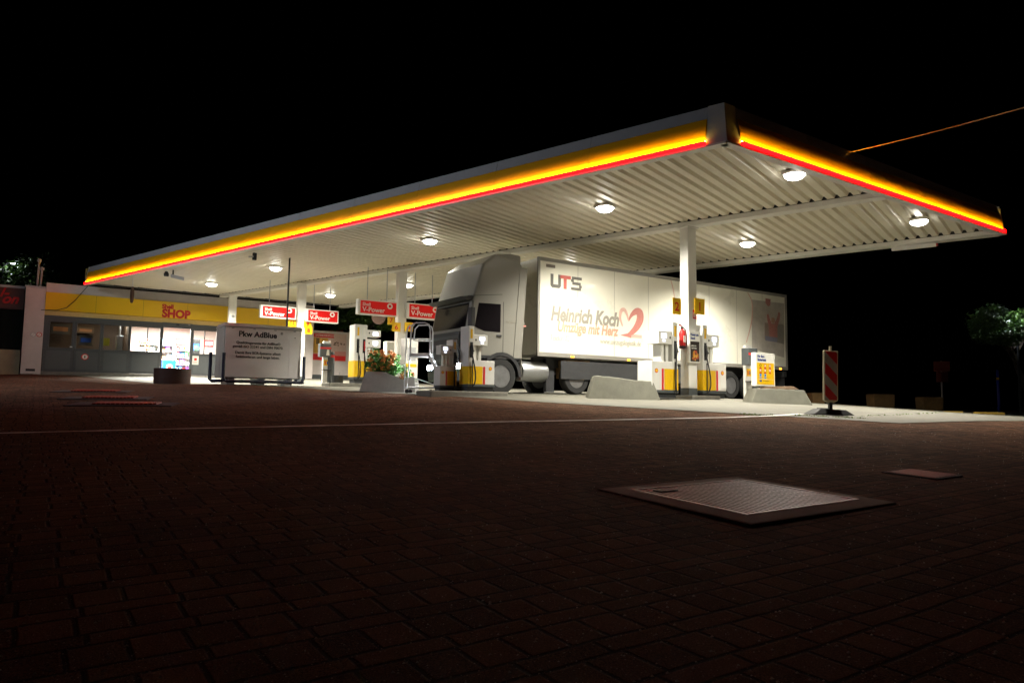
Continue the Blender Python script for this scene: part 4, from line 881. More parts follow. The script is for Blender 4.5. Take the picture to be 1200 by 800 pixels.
# cable hanging from the canopy to the shop band
pts = [Vector(onpl(px, py, P0 + N * .14, N)) for px, py in [(48, 363), (66, 363.5), (78, 360.5), (88, 352), (96, 343), (103, 335)]]
o_ = MB().tube([p for p in pts], .016, 6).build("hanging_cable", M_black, None, smooth=True); tag(o_, "thin black cable hanging from the canopy edge down to the yellow shop band", "cable")

# ------------------------------------------------------------------ neighbour on the left
q = P0 + R * (fs(27.5, 380)[0] - .05) - N * .35; q.z = P0.z
nb = thing("workshop_building", "dark low workshop with red slanted letters at the left edge", "building", q, BR)
MB().box(-9, -.01, .0, .25, -.2, fs(10, 409)[1]).build("base_wall", M_beige, nb); zb_ = fs(10, 409)[1]
zg = fs(10, 361)[1]; zr = fs(10, 336)[1]
MB().box(-9, -.01, .06, .10, zb_ + .003, zg - .003).build("window_pane", mat("dark_glass", (.012, .016, .014), .08, spec=.8), nb)
for x in (-2.2, -4.4, -6.6): MB().box(x - .04, x + .04, .02, .14, zb_ + .003, zg - .003).build("window_post", M_dark, nb)
MB().box(-9, -.01, -.02, .25, zg, zr).build("sign_band", mat("sign_band_dark", (.07, .018, .015), .5), nb); MB().box(-9.05, .0, -.08, .6, zr + .003, zr + .12).build("roof_edge", M_trim, nb); MB().box(-9, -.01, .26, 5, -.2, zr).build("rear_volume", M_dark, nb)
def ns(px, py): p = onpl(px, py, q, N); return (p - q).dot(R), p.z - q.z
x_, z_ = ns(-1, 347); text("lettering", "l-", .62, M_redpaint, nb, (x_, -.03, z_), bold=.02, shear=.35, ext=.015)
x_, z_ = ns(1.5, 354.5); text("lettering", "on", .62, M_redpaint, nb, (x_, -.03, z_), bold=.03, shear=.35, ext=.015, sx=.95)
# small box and two vent pipes on its roof
p = P0 + R * ns(14, 335)[0] - N * .9; p.z = P0.z + zr + .12
t = thing("roof_fan", "small box with a red cap on the workshop roof", "roof fan", p, BR); MB().box(-.12, .02, 0, .2, 0, .34).build("fan_body", M_steel, t); MB().box(.03, .24, -.02, .2, 0, .36).build("red_cap", M_redpaint, t, bevel=.03)
for px, yt, lb in ((43.3, 306, "taller thin flue pipe on the roof beside the canopy's left end"), (47.3, 316, "shorter thin flue pipe on the roof beside the canopy's left end")):
    p = P0 + R * fs(px, 337)[0] - N * .8; zt2 = onpl(px, yt, p, N).z; p.z = P0.z + zw
    t = thing("flue_pipe", lb, "pipe", p, BR, "flue pipes on the roof"); MB().tube([(0, 0, 0), (.02, 0, zt2 - p.z)], .045, 8).build("pipe_body", M_render, t); MB().lathe([(.085, 0), (.085, .12), (.04, .16)], 12, (.02, 0, zt2 - p.z - .02)).build("pipe_cap", M_render, t)
# wall with advertising sheet behind the pumps
x0, za = fs(357, 442); x1, zb2 = fs(412, 392)
x0 = fs(366.5, 400)[0] + .01; p = P0 + R * x0 - N * .3
def bs(px, py): k = onpl(px, py, p, N); return (k - p).dot(R), k.z - P0.z
wl = thing("yard_wall", "pale wall with a coping behind the pumps", "wall", (p.x, p.y, P0.z), BR); W1 = bs(416, 400)[0]; zt2 = (bs(370, 388)[1] + bs(405, 392.5)[1]) / 2
MB().box(0, W1, 0, .25, .25, zt2).build("wall_face", M_render, wl); MB().box(0, W1, -.03, .28, -.2, .247).build("wall_base", M_skirt, wl); MB().box(0, W1, -.06, .31, zt2 + .003, zt2 + .10).build("coping", M_render, wl)
xa, zc = bs(366, 422); xb, zd = bs(406, 392); t = thing("advert_board", "large red, yellow and pale advertising sheet on the wall behind the pumps", "advert", p + R * xa + N * .03 + Vector((0, 0, P0.z - p.z + zc)), BR); Wd = xb - xa; Hd = zd - zc
MB().box(0, Wd, .0, .025, 0, Hd).build("sheet", mat("sheet_pink", (.60, .42, .36), .5), t)
MB().box(.02, Wd * .62, -.004, -.0005, Hd * .84, Hd * .98).build("red_heading", M_red, t); MB().box(.02, Wd * .44, -.004, -.0005, Hd * .26, Hd * .82).build("yellow_picture", mat("advert_yellow", (.62, .33, .05), .5, var=.4, scale=3), t)
MB().box(.02, Wd - .02, -.004, -.0005, .03, Hd * .24).build("red_footer", M_red, t); MB().box(Wd * .66, Wd - .02, -.006, -.0045, Hd * .2, Hd * .36).build("pink_block", M_graphred, t)
text("lettering", "UNTERBODENPFLEGE", Hd * .09, M_signwhite, t, (.12, -.006, Hd * .885), sx=.8); text("lettering", "INNEN UND AUSSEN", Hd * .06, M_signwhite, t, (Wd * .2, -.006, Hd * .12), sx=.9)
m_ = MB()
for i in range(3):
    for j in range(2): m_.box(Wd * (.09 + .05 * j), Wd * (.13 + .05 * j), -.007, -.0045, Hd * (.60 + .07 * i), Hd * (.655 + .07 * i))
m_.build("window_picture", M_ink, t)
m_ = MB(); rr3 = random.Random(8)
for i in range(14): x = Wd * rr3.uniform(.60, .95); z = Hd * rr3.uniform(.54, .68); m_.box(x, x + Wd * rr3.uniform(.02, .07), -.007 - i * .0003, -.0045, z, z + Hd * rr3.uniform(.02, .05))
m_.build("dark_print", mat("advert_dark", (.10, .05, .03), .5), t)
# roof gable behind the wall
k = onpl(380, 390, p - N * 6, N); t = thing("shed_roof", "red lit sloping shed roof above the pale wall", "shed", (k.x, k.y, P0.z), BR); e = MB(); x1 = (onpl(402.5, 388, p - N * 6, N) - k).dot(R); zz = k.z - P0.z; zt3 = onpl(402.5, 381, p - N * 6, N).z - P0.z
e.prism([(-.2, zz), (x1, zt3), (x1, -.2), (-.2, -.2)], 0, 4).build("shed_wall", mat("shed_red_light", (.35, .06, .04), .6), t)  # red light on the shed is put into its base colour
# ------------------------------------------------------------------ lorry: trailer and tractor unit, standing in the lane behind the tall column
T0 = at(630, 414.7, 20.55)
zg_ = gz(*(T0 + R * 4 - N * 1.2)[:2])
def ts(px, py): p = onpl(px, py, T0, N); return (p - T0).dot(R), p.z - T0.z
LT = ts(922, 390)[0]; HB = (ts(922, 346)[1] + ts(640, 303)[1]) / 2; z_bot = (0 + ts(922, 433)[1]) / 2
tl = thing("semi_trailer", "long white removal trailer with dark and red lettering standing under the canopy", "trailer", T0, BR)
WT = 2.40
MB().box(0, LT, 0, WT, .0, HB).build("box_body", M_truck, tl, bevel=.03)
MB().box(-.015, LT + .015, -.02, .06, HB - .09, HB + .02).build("top_rail", M_cab, tl, bevel=.01); MB().box(-.015, LT + .015, -.02, .06, -.06, .07).build("bottom_rail", M_cab, tl, bevel=.01)
MB().box(-.02, .06, -.018, .05, .072, HB - .092).build("corner_post", M_cab, tl, bevel=.01); MB().box(LT - .10, LT + .02, -.018, .05, .072, HB - .092).build("corner_post", M_cab, tl, bevel=.01)
for i in range(1, 8): MB().box(LT * i / 8 - .006, LT * i / 8 + .006, -.004, .004, .075, HB - .095).build("panel_joint", mat("joint_grey", (.42, .40, .36), .4) if i == 1 else bpy.data.materials["joint_grey"], tl)
zg0 = zg_ - T0.z
for y in (.55, WT - .55): MB().box(.2, LT - .1, y - .07, y + .07, -.35, -.065).build("chassis_beam", M_chassis, tl)
MB().box(.9, LT * .60, .02, .06, zg0 + .42, -.16).build("side_skirt", M_chassis, tl, bevel=.01)
MB().box(.55, .85, .3, .45, zg0 + .02, -.1).build("landing_leg", M_chassis, tl)
MB().box(1.15, 2.1, .10, .6, zg0 + .45, -.12).build("pallet_box", M_wood, tl, bevel=.01)
def wheel(parent, x, y, z, r, wd=.30, steer=False):
    wroot = MB().lathe([(r * .62, 0), (r * .92, 0), (r, .05), (r, wd - .05), (r * .92, wd), (r * .62, wd)], 32, (x, y, z), 'y', False).build("wheel", M_tyre, parent, smooth=True)
    MB().lathe([(0, .10), (r * .16, .10), (r * .18, .03), (r * .30, .05), (r * .52, .09), (r * .60, .02), (r * .62, .02)], 28, (x, y, z), 'y').build("rim", M_rim, wroot, smooth=True)
    hm_ = MB()
    for k in range(8): a = k * PI / 4; hm_.lathe([(0, 0), (r * .10, 0), (r * .10, .012)], 12, (x + r * .43 * math.cos(a), y + .050, z + r * .43 * math.sin(a)), 'y')
    hm_.build("rim_holes", M_black, wroot)
    n_ = MB()
    for k in range(10): a = k * 2 * PI / 10; n_.lathe([(0, -.012), (.016, -.012), (.016, .02)], 6, (x + r * .25 * math.cos(a), y + .055, z + r * .25 * math.sin(a)), 'y')
    n_.build("wheel_nuts", M_steel, wroot)
for x in (LT * .62, LT * .62 + 1.25, LT * .62 + 2.5):
    z = gz(*(T0 + R * x)[:2]) - T0.z + .50
    for y in (.03, WT - .33): wheel(tl, x, y, z, .50)
    MB().tube([(x, .3, z), (x, WT - .3, z)], .08, 8).build("axle", M_chassis, tl)
    mud = MB()
    MB().lathe([(.0, 0), (.0, 0)], 3, (0, 0, 0))
for x in (1.3, LT * .30, LT * .45, LT * .78, LT * .96): MB().box(x - .06, x + .06, -.035, -.021, -.045, .0).build("marker_lamp", M_orange, tl)
MB().box(LT + .016, LT + .05, .1, .5, -.28, -.14).build("tail_light", M_tail, tl); MB().box(LT + .016, LT + .05, WT - .5, WT - .1, -.28, -.14).build("tail_light", M_tail, tl); MB().box(LT - .2, LT + .012, .05, WT - .05, -.32, -.10).build("rear_beam", M_chassis, tl)
MB().box(LT - .08, LT - .04, .1, .5, zg0 + .35, -.33).build("mud_flap", M_black, tl)
MB().box(.28, .62, -.010, -.0005, HB - .26, HB - .17).build("type_plate", M_ghost, tl)
# trailer lettering, along the side
def tt(body, px, py, size, mt, **kw): x, z = ts(px, py); return text("lettering", body, size, mt, tl, (x, -.008, z), **kw)
M_uts = mat("logo_dark", (.17, .165, .15), .4); M_hk = mat("letter_dark", (.34, .32, .28), .4); M_um = mat("letter_red", (.74, .38, .28), .4); M_tel = mat("letter_pale", (.46, .44, .38), .4)
# UTS drawn as heavy square letters
xu, zu = ts(645, 336.5); xe, _ = ts(681.5, 340); zt4 = ts(645, 320.5)[1]; hU = zt4 - zu; wU = (xe - xu); lw = hU * .25
def bar(pts, mt, nm="logo_letter"):
    m_ = MB(); m_.prism(pts, -.010, -.0015); return m_.build(nm, mt, tl)
def rrect(m_, x0, x1, z0, z1): m_.box(x0, x1, -.010, -.0015, z0, z1)
s3 = wU / 3.06
m_ = MB(); rrect(m_, xu, xu + lw, zu + lw * .6, zu + hU); rrect(m_, xu + s3 - lw, xu + s3 - .002, zu + lw * .6, zu + hU); m_.prism([(xu, zu + lw * .6), (xu + lw * .6, zu), (xu + s3 - lw * .6, zu), (xu + s3, zu + lw * .6), (xu + s3 - lw, zu + lw), (xu + lw, zu + lw)], -.0095, -.0015); m_.build("logo_letter", M_uts, tl)
m_ = MB(); x0 = xu + s3 * .86; rrect(m_, x0, x0 + s3 * 1.1, zu + hU - lw, zu + hU - .001); rrect(m_, x0 + s3 * .55 - lw * .55, x0 + s3 * .55 + lw * .55, zu, zu + hU - lw - .001); m_.build("logo_letter", mat("logo_red", (.60, .16, .14), .4), tl)
m_ = MB(); x0 = xu + s3 * 2.0; x1 = xu + s3 * 3.06; t5 = hU / 5
rrect(m_, x0 + .03, x1, zu + hU - t5, zu + hU - .001); rrect(m_, x0, x0 + lw, zu + 2 * t5 + .08, zu + hU - t5 - .001); rrect(m_, x0 + .05, x1 - .04, zu + 2 * t5, zu + 3 * t5); rrect(m_, x1 - lw, x1, zu + t5 + .001, zu + 2 * t5 - .001); rrect(m_, x0, x1 - .03, zu, zu + t5); m_.build("logo_letter", M_uts, tl)
wH = ts(725, 381)[0] - ts(645, 374)[0]
o = tt("Heinrich Koch", 645, 374.5, .60, M_hk, bold=.04, shear=.22); o.scale[0] = wH / o.dimensions.x
wU2 = ts(724, 392)[0] - ts(652.5, 387)[0]; o = tt("Umzüge mit Herz", 652.5, 387.6, .44, M_um, bold=.035, shear=.22); o.scale[0] = wU2 / o.dimensions.x
tt("Telefon 02", 644.5, 398.4, .27, M_tel, sx=.62); wW = ts(751, 404)[0] - ts(703, 401)[0]; o = tt("www.umzugslogistik.de", 703, 402.2, .24, M_tel); o.scale[0] = wW / o.dimensions.x
# brush-stroke heart
def stroke(pxs, wds, mt, nm, y=-.009):
    pp = [Vector((ts(px, py)[0], ts(px, py)[1])) for px, py in pxs]
    # smooth the centre line
    def cr(p0, p1, p2, p3, f_): return .5 * ((2 * p1) + (p2 - p0) * f_ + (2 * p0 - 5 * p1 + 4 * p2 - p3) * f_ * f_ + (3 * p1 - p0 - 3 * p2 + p3) * f_**3)
    pts = []; ww = []
    for i in range(len(pp) - 1):
        for k in range(6):
            f_ = k / 6; pts.append(cr(pp[max(i - 1, 0)], pp[i], pp[i + 1], pp[min(i + 2, len(pp) - 1)], f_)); ww.append(wds[i] * (1 - f_) + wds[i + 1] * f_)
    pts.append(pp[-1]); ww.append(wds[-1]); vs = []
    for i, p in enumerate(pts):
        d = (pts[min(i + 1, len(pts) - 1)] - pts[max(i - 1, 0)]).normalized(); n_ = Vector((-d.y, d.x)) * ww[i] / 2
        vs += [(p.x + n_.x, y, p.y + n_.y), (p.x - n_.x, y, p.y - n_.y)]
    nv = len(vs); vs2 = [(a, -.0015, c) for a, b, c in vs]
    m_ = MB(); fs_ = [(2 * i, 2 * i + 2, 2 * i + 3, 2 * i + 1) for i in range(len(pts) - 1)]
    fs_ += [(2 * i + nv, 2 * i, 2 * i + 1, 2 * i + 1 + nv) for i in (0, len(pts) - 1)] + [(2 * i, 2 * i + nv, 2 * i + 2 + nv, 2 * i + 2) for i in range(len(pts) - 1)] + [(2 * i + 1, 2 * i + 3, 2 * i + 3 + nv, 2 * i + 1 + nv) for i in range(len(pts) - 1)]
    return m_.add(vs + vs2, fs_).build(nm, mt, tl)
stroke([(729.5, 382), (726.5, 372), (728, 364), (731.5, 363), (734.5, 368), (736.5, 376)], [.05, .09, .12, .12, .08, .04], M_graphpale, "heart_stroke")
stroke([(736.5, 376), (740, 369), (745.5, 365), (749.5, 367), (750, 374), (746, 383), (739.5, 390), (735, 391.5)], [.04, .12, .22, .30, .30, .24, .16, .03], M_graphred, "heart_stroke", -.0075)
stroke([(727, 392.6), (734, 392.6), (739.5, 393.2)], [.0, .10, .16], M_graphred, "heart_stroke", -.0085); stroke([(739.5, 393.4), (752, 394.6)], [.12, .10], M_graphpale, "heart_stroke", -.0068)
# thin red arcs and a printed picture on the rear half
stroke([(786, 328), (789, 340), (790.5, 352), (790.5, 365), (788, 378)], [.025, .035, .04, .035, .02], M_graphpale, "printed_arc"); stroke([(876, 343), (880.5, 352), (881.5, 365), (880, 380), (874.5, 401)], [.03, .04, .05, .05, .03], M_graphpale, "printed_arc")
M_dim1 = mat("print_brown", (.32, .25, .22), .5); M_dim2 = mat("print_sofa", (.28, .26, .24), .5); M_dimr = mat("print_red", (.46, .20, .18), .5); M_dimb = mat("print_blue", (.24, .24, .33), .5); M_skin = mat("print_skin", (.45, .28, .20), .5)
def pan(pxs, mt, nm, y): 
    m_ = MB(); m_.prism([ts(*p_) for p_ in pxs], y, -.0012); m_.build(nm, mt, tl)
pan([(881, 351), (919, 355.5), (919, 419), (881, 408)], mat("print_grey", (.50, .46, .42), .4, var=.2, scale=2), "printed_picture", -.003)
pan([(896, 378), (918, 380), (918, 402), (896, 398)], M_dim1, "printed_picture", -.005)
pan([(910, 380), (918.5, 381), (918.5, 403), (910, 401)], M_dim2, "printed_picture", -.0065)
pan([(900.5, 379), (910.5, 380), (911, 396), (901.5, 394.5)], M_dimr, "printed_picture", -.008)
stroke([(902.5, 381), (900.5, 374), (899.5, 368)], [.22, .16, .10], M_dimr, "printed_picture", -.0085); stroke([(909, 381), (912, 373), (913, 366)], [.22, .16, .10], M_dimr, "printed_picture", -.0085)
pan([(896.5, 393.5), (911, 395.5), (910.5, 401), (897, 399)], M_dimb, "printed_picture", -.0095); pan([(904, 372), (907.5, 372.5), (908, 377), (905.8, 379), (903.6, 377)], M_skin, "printed_picture", -.0095)
pan([(897, 349.5), (903, 350.5), (902.5, 358), (900, 359), (897, 355)], M_dimr, "printed_picture", -.005)
# tractor unit
tc = thing("truck_tractor", "grey lorry cab with lit headlights standing behind the two pumps", "lorry", T0, BR)
xf = ts(545, 434)[0]; xbk = -.55; yN, yF = .03, 2.18
zc0 = zg0 + .95; roofz = HB + .02
# cab shell: side profile, extruded across
prof = [(xbk, zc0), (xbk, roofz - .35), (xbk - .15, roofz - .22), (xf + .95, roofz - .12), (xf + .55, roofz - .42), (xf + .20, zc0 + 1.55), (xf + .06, zc0 + .75), (xf + .02, zc0)]
m_ = MB(); m_.prism(prof, yN, yF); m_.build("cab_shell", M_cab, tc, bevel=.06)
m_ = MB(); m_.prism([(xbk + .02, roofz - .40), (xbk + .02, roofz - .02), (xbk - .35, roofz + .0), (xf + .98, roofz - .10)], yN + .12, yF - .12); m_.build("roof_deflector", M_cab, tc, bevel=.05)
# windscreen on the sloping front and side window
def front_pt(f_, z): return xf + .06 + (xf + .20 - xf - .06) * (z - (zc0 + .75)) / .80
zw0, zw1 = zc0 + .82, zc0 + 1.52
m_ = MB(); m_.hexa([(front_pt(0, zw0) - .02, yN + .12, zw0), (front_pt(0, zw0) + .02, yN + .12, zw0), (front_pt(0, zw0) + .02, yF - .12, zw0), (front_pt(0, zw0) - .02, yF - .12, zw0)][::1], [(front_pt(0, zw1) - .02, yN + .14, zw1), (front_pt(0, zw1) + .02, yN + .14, zw1), (front_pt(0, zw1) + .02, yF - .14, zw1), (front_pt(0, zw1) - .02, yF - .14, zw1)]); m_.build("windscreen", M_wind, tc)
m_ = MB(); m_.hexa([(xf + .08, yN + .05, zw1 + .06), (xf + .34, yN + .05, zw1 + .10), (xf + .34, yF - .05, zw1 + .10), (xf + .08, yF - .05, zw1 + .06)], [(xf - .12, yN + .05, zw1 + .14), (xf + .40, yN + .05, zw1 + .22), (xf + .40, yF - .05, zw1 + .22), (xf - .12, yF - .05, zw1 + .14)]); m_.build("sun_visor", M_cabdark, tc)
m_ = MB(); m_.prism([(xf + .30, zw0 + .02), (xf + .42, zw1), (xf + 1.15, zw1 + .02), (xf + 1.15, zw0 - .08), (xf + .62, zw0 - .08)], yN - .012, yN + .01); m_.build("side_window", M_wind, tc)
dd = MB()
for a, b_ in (((xf + .24, zc0 - .25), (xf + .24, zw1 + .05)), ((xf + 1.25, zc0 - .25), (xf + 1.25, zw1 + .1))): dd.box(a[0] - .008, a[0] + .008, yN - .004, yN + .002, a[1] + .27, b_[1])
dd.build("door_gap", M_cabdark, tc)
MB().box(xf + 1.02, xf + 1.18, yN - .04, yN - .001, zc0 + .60, zc0 + .66).build("door_handle", M_cabdark, tc, bevel=.01)
m_ = MB(); m_.hexa([(xf - .02, yN + .02, zg0 + .28), (xf + 1.2, yN + .02, zg0 + .28), (xf + 1.2, yF - .02, zg0 + .28), (xf - .02, yF - .02, zg0 + .28)], [(xf - .05, yN - .01, zc0 - .20), (xf + .30, yN - .01, zc0 - .20), (xf + .30, yF + .01, zc0 - .20), (xf - .05, yF + .01, zc0 - .20)]); m_.build("bumper", M_cabdark, tc, bevel=.04)
gr = MB().box(xf - .01, xf + .05, yN + .30, yF - .30, zc0 - .18, zc0 + .72).build("grille", M_cabdark, tc)
for k in range(4): MB().box(xf - .04, xf - .011, yN + .32, yF - .32, zc0 - .10 + k * .21, zc0 - .02 + k * .21).build("grille_slat", M_skirt, gr)
for y in (yN + .06, yF - .44):
    h = MB().box(xf - .07, xf + .05, y, y + .38, zg0 + .58, zg0 + .80).build("headlight", M_cabdark, tc, bevel=.02)
    for k in (.10, .28): MB().lathe([(0, -.012), (.075, -.012), (.075, 0)], 16, (xf - .072, y + k, zg0 + .69), 'x').build("headlight_lens", M_head, h)
    l = bpy.data.lights.new("headlight_beam", 'SPOT'); l.energy = 420; l.color = (.85, .92, 1); l.spot_size = math.radians(70); l.spot_blend = .6; l.shadow_soft_size = .06
    lo = bpy.data.objects.new("headlight_beam", l); col.objects.link(lo); lo.parent = h; lo.location = (xf - .12, y + .19, zg0 + .69); lo.rotation_euler = (0, math.radians(86), 0)
m_ = MB(); m_.box(xf + .05, xf + .45, yN - .02, yN + .08, zg0 + .40, zc0 - .205); m_.build("step_panel", M_cabdark, tc, bevel=.03)
zwh = gz(*(T0 + R * (xf + 1.25))[:2]) - T0.z + .52
wheel(tc, xf + 1.20, yN - .01, zwh, .52); wheel(tc, xf + 1.20, yF - .31, zwh, .52)
# wheel arch
pts = [(xf + 1.20 + .68 * math.cos(a), zwh + .68 * math.sin(a)) for a in [PI * k / 12 for k in range(13)]]; pin = [(xf + 1.20 + .58 * math.cos(a), zwh + .58 * math.sin(a)) for a in [PI * k / 12 for k in range(13)]][::-1]
m_ = MB(); vs = [(x, yN - .04, z) for x, z in pts] + [(x, yN + .40, z) for x, z in pts] + [(x, yN - .04, z) for x, z in pin[::-1]] + [(x, yN + .40, z) for x, z in pin[::-1]]
fs_ = []
for i in range(12): fs_ += [(i, i + 1, 14 + i, 13 + i), (26 + i, 39 + i, 40 + i, 27 + i), (i, 26 + i, 27 + i, i + 1), (13 + i, 14 + i, 40 + i, 39 + i)]
m_.add(vs, fs_).build("wheel_arch", M_cabdark, tc)
m_ = MB(); m_.box(xf + 1.9, xbk + .02, yN + .02, yN + .10, zg0 + .35, zc0 - .01); m_.build("side_fairing", M_cab, tc, bevel=.02)
MB().lathe([(.28, 0), (.30, .04), (.30, .9), (.28, .94)], 20, (xbk + .15, yN + .40, zg0 + .62), 'x').build("fuel_tank", M_steel, tc, smooth=True)
for y in (.75, WT - .75): MB().box(xf + .5, 2.4, y - .06, y + .06, zg0 + .62, zg0 + .84).build("frame_beam", M_chassis, tc)
zw2 = gz(*(T0 + R * 1.9)[:2]) - T0.z + .52
for y in (.06, WT - .38): wheel(tc, 1.55, y, zw2, .50, .32)
mr = MB(); mr.box(xf - .02, xf + .12, yN - .34, yN - .14, zw0 - .02, zw0 + .52); mr.build("wing_mirror", M_cabdark, tc, bevel=.03); MB().tube([(xf + .26, yN, zw0 + .50), (xf + .06, yN - .20, zw0 + .50)], .02, 6).build("mirror_arm", M_cabdark, tc)
text("lettering", "Heinrich Koch", .11, M_hk, tc, (xf + 1.35, yN - .006, zc0 + 1.02), bold=.02)
MB().box(xf + 1.9, xf + 2.05, yN - .006, yN - .001, zc0 + .95, zc0 + .99).build("door_mark", M_graphred, tc)

MB().prism([(xf + .05, zc0 - .02), (xf + 1.85, zc0 - .02), (xf + 1.85, zc0 + .06), (xf + .05, zc0 + .06)], yN - .012, yN - .001).build("trim_strip", M_cabdark, tc)
MB().prism([(xbk - .30, zc0 + .02), (xbk - .02, zc0 + .02), (xbk + .16, roofz - .40), (xbk - .10, roofz - .40)], yN - .02, yN + .02).build("side_deflector", M_cab, tc, bevel=.01)
MB().prism([(xf + .06, zw1 + .16), (xf + 1.2, zw1 + .30), (xf + 1.2, zw1 + .315), (xf + .06, zw1 + .175)], yN - .004, yN + .001).build("panel_gap", M_cabdark, tc)
for k in range(3): MB().box(xf + .55, xf + .95, yN - .05, yN + .02, zg0 + .34 + k * .22, zg0 + .38 + k * .22).build("cab_step", M_steel, tc)
for y in (yN + .55, yF - .75): MB().tube([(xf + .10, y, zw0 + .02), (xf + .19, y + .35, zw1 - .18)], .010, 5).build("wiper", M_black, tc)
# ------------------------------------------------------------------ warning beacon board
q = at(969.5, 486, 13.4); q.z = gz(q.x, q.y) + .016
t = thing("warning_beacon", "red and white striped warning board on a black rubber foot", "warning board", q, .10)
t.rotation_euler = (0, math.radians(1.5), .10); K = 13.4 / F
MB().hexa([(-.38, -.20, 0), (.44, -.20, 0), (.44, .20, 0), (-.38, .20, 0)], [(-.22, -.13, .10), (.30, -.13, .10), (.30, .13, .10), (-.22, .13, .10)]).build("rubber_foot", M_black, t, bevel=.012)
MB().box(-.20, -.02, -.11, .03, .1005, .118).build("foot_grip", M_dark, t, bevel=.006)
MB().box(.03, .09, -.03, .03, .10, .24).build("foot_post", M_black, t)
zb0 = .22; hB = 1.0; xa, xb = -.08, .20
MB().prism([(xa, zb0 + .05), (xa + .08, zb0), (xb - .08, zb0), (xb, zb0 + .05), (xb, zb0 + hB), (xa, zb0 + hB)], -.030, .030).build("board", mat("board_frame", (.62, .55, .36), .5, dirt=.2), t, bevel=.008)
fx0, fx1, fz0, fz1 = xa + .018, xb - .024, zb0 + .055, zb0 + hB - .022
MB().box(fx0, fx1, -.033, -.0305, fz0, fz1).build("reflective_face", mat("reflective_grey", (.36, .34, .31), .5), t)
def clip(poly):
    def cl(P, f_, lim, sgn):
        o = []
        for i in range(len(P)):
            a, b = P[i], P[(i + 1) % len(P)]; fa, fb = (f_(a) - lim) * sgn, (f_(b) - lim) * sgn
            if fa >= 0: o.append(a)
            if fa * fb < 0: k = fa / (fa - fb); o.append((a[0] + (b[0] - a[0]) * k, a[1] + (b[1] - a[1]) * k))
        return o
    for f_, lim, sg in ((lambda p: p[0], fx0, 1), (lambda p: p[0], fx1, -1), (lambda p: p[1], fz0, 1), (lambda p: p[1], fz1, -1)): poly = cl(poly, f_, lim, sg)
    return poly
wS = fx1 - fx0; per = .415; th = .215
for k in range(-1, 4):
    zc = fz0 + .09 + per * k; P_ = clip([(fx0, zc), (fx1, zc - wS * 1.0), (fx1, zc - wS * 1.0 + th), (fx0, zc + th)])
    if len(P_) > 2: MB().prism(P_, -.036, -.0335).build("red_stripe", M_redpaint, t)
MB().tube([(.06, 0, zb0 + hB - .01), (.06, 0, zb0 + hB + .085)], .028, 12).build("lamp_socket", mat("socket_cream", (.62, .58, .44), .5), t)

# ------------------------------------------------------------------ covers in the paving
n_ = hit(880, 616); Sx, Sy = 1.28, 1.15
t = thing("tank_cover", "steel grating in a raised concrete frame in the foreground paving", "cover", n_); lay(t, n_.x, n_.y, BR - .03)
cw = .135; hh = .010
m_ = MB()
def ring(i, z): return [(i, i, z), (Sx - i, i, z), (Sx - i, Sy - i, z), (i, Sy - i, z)]
rings = [ring(-.01, -.05), ring(0, hh - .005), ring(.010, hh - .001), ring(cw, hh + .004), ring(cw + .004, -.03)]
vs = [p for r in rings for p in r]; fs_ = [(4 * i + k, 4 * i + (k + 1) % 4, 4 * i + 4 + (k + 1) % 4, 4 * i + 4 + k) for i in range(4) for k in range(4)]
m_.add(vs, fs_).build("concrete_frame", M_collar, t)
m_ = MB(); a = cw + .006; bx_, by_ = Sx - cw - .006, Sy - cw - .006
for s_ in ((a, bx_, a, a + .016), (a, bx_, by_ - .016, by_), (a, a + .016, a + .0165, by_ - .0165), (bx_ - .016, bx_, a + .0165, by_ - .0165)): m_.box(s_[0], s_[1], s_[2], s_[3], -.02, hh + .006)
m_.build("steel_rim", M_grate, t)
MB().box(a + .017, bx_ - .017, a + .017, by_ - .017, -.02, hh - .001).build("grating_base", M_black, t)
m_ = MB(); nb_ = 25
for k in range(nb_):
    x = a + .02 + (bx_ - a - .04) * (k + .5) / nb_; m_.box(x - .0085, x + .0085, a + .018, by_ - .018, hh - .002, hh + .0022)
for k in range(9):
    y = a + .02 + (by_ - a - .04) * (k + .5) / 9; m_.box(a + .018, bx_ - .018, y - .0025, y + .0025, hh - .0025, hh + .0012)
m_.build("grating_bars", M_grate, t)
MB().box(a + .10, a + .24, by_ - .16, by_ - .09, hh + .0045, hh + .009).build("lifting_plate", M_black, t)
# smaller ribbed cover to the right
a_ = hit(1098, 563); ang = BR - .35; S2 = .40
t = thing("drain_cover", "small ribbed steel drain cover, right of the big grating", "cover", (0, 0, 0)); lay(t, a_.x, a_.y, ang + .35, .008)
MB().box(0, S2, 0, S2, -.02, .004).build("cover_frame", M_cover, t); m_ = MB()
for k in range(8): m_.box(.025 + k * .045, .05 + k * .045, .025, S2 - .025, .0045, .009)
m_.build("cover_ribs", mat("rusty_ribs", (.36, .17, .14), .5, metal=.4, var=.3, scale=20), t)
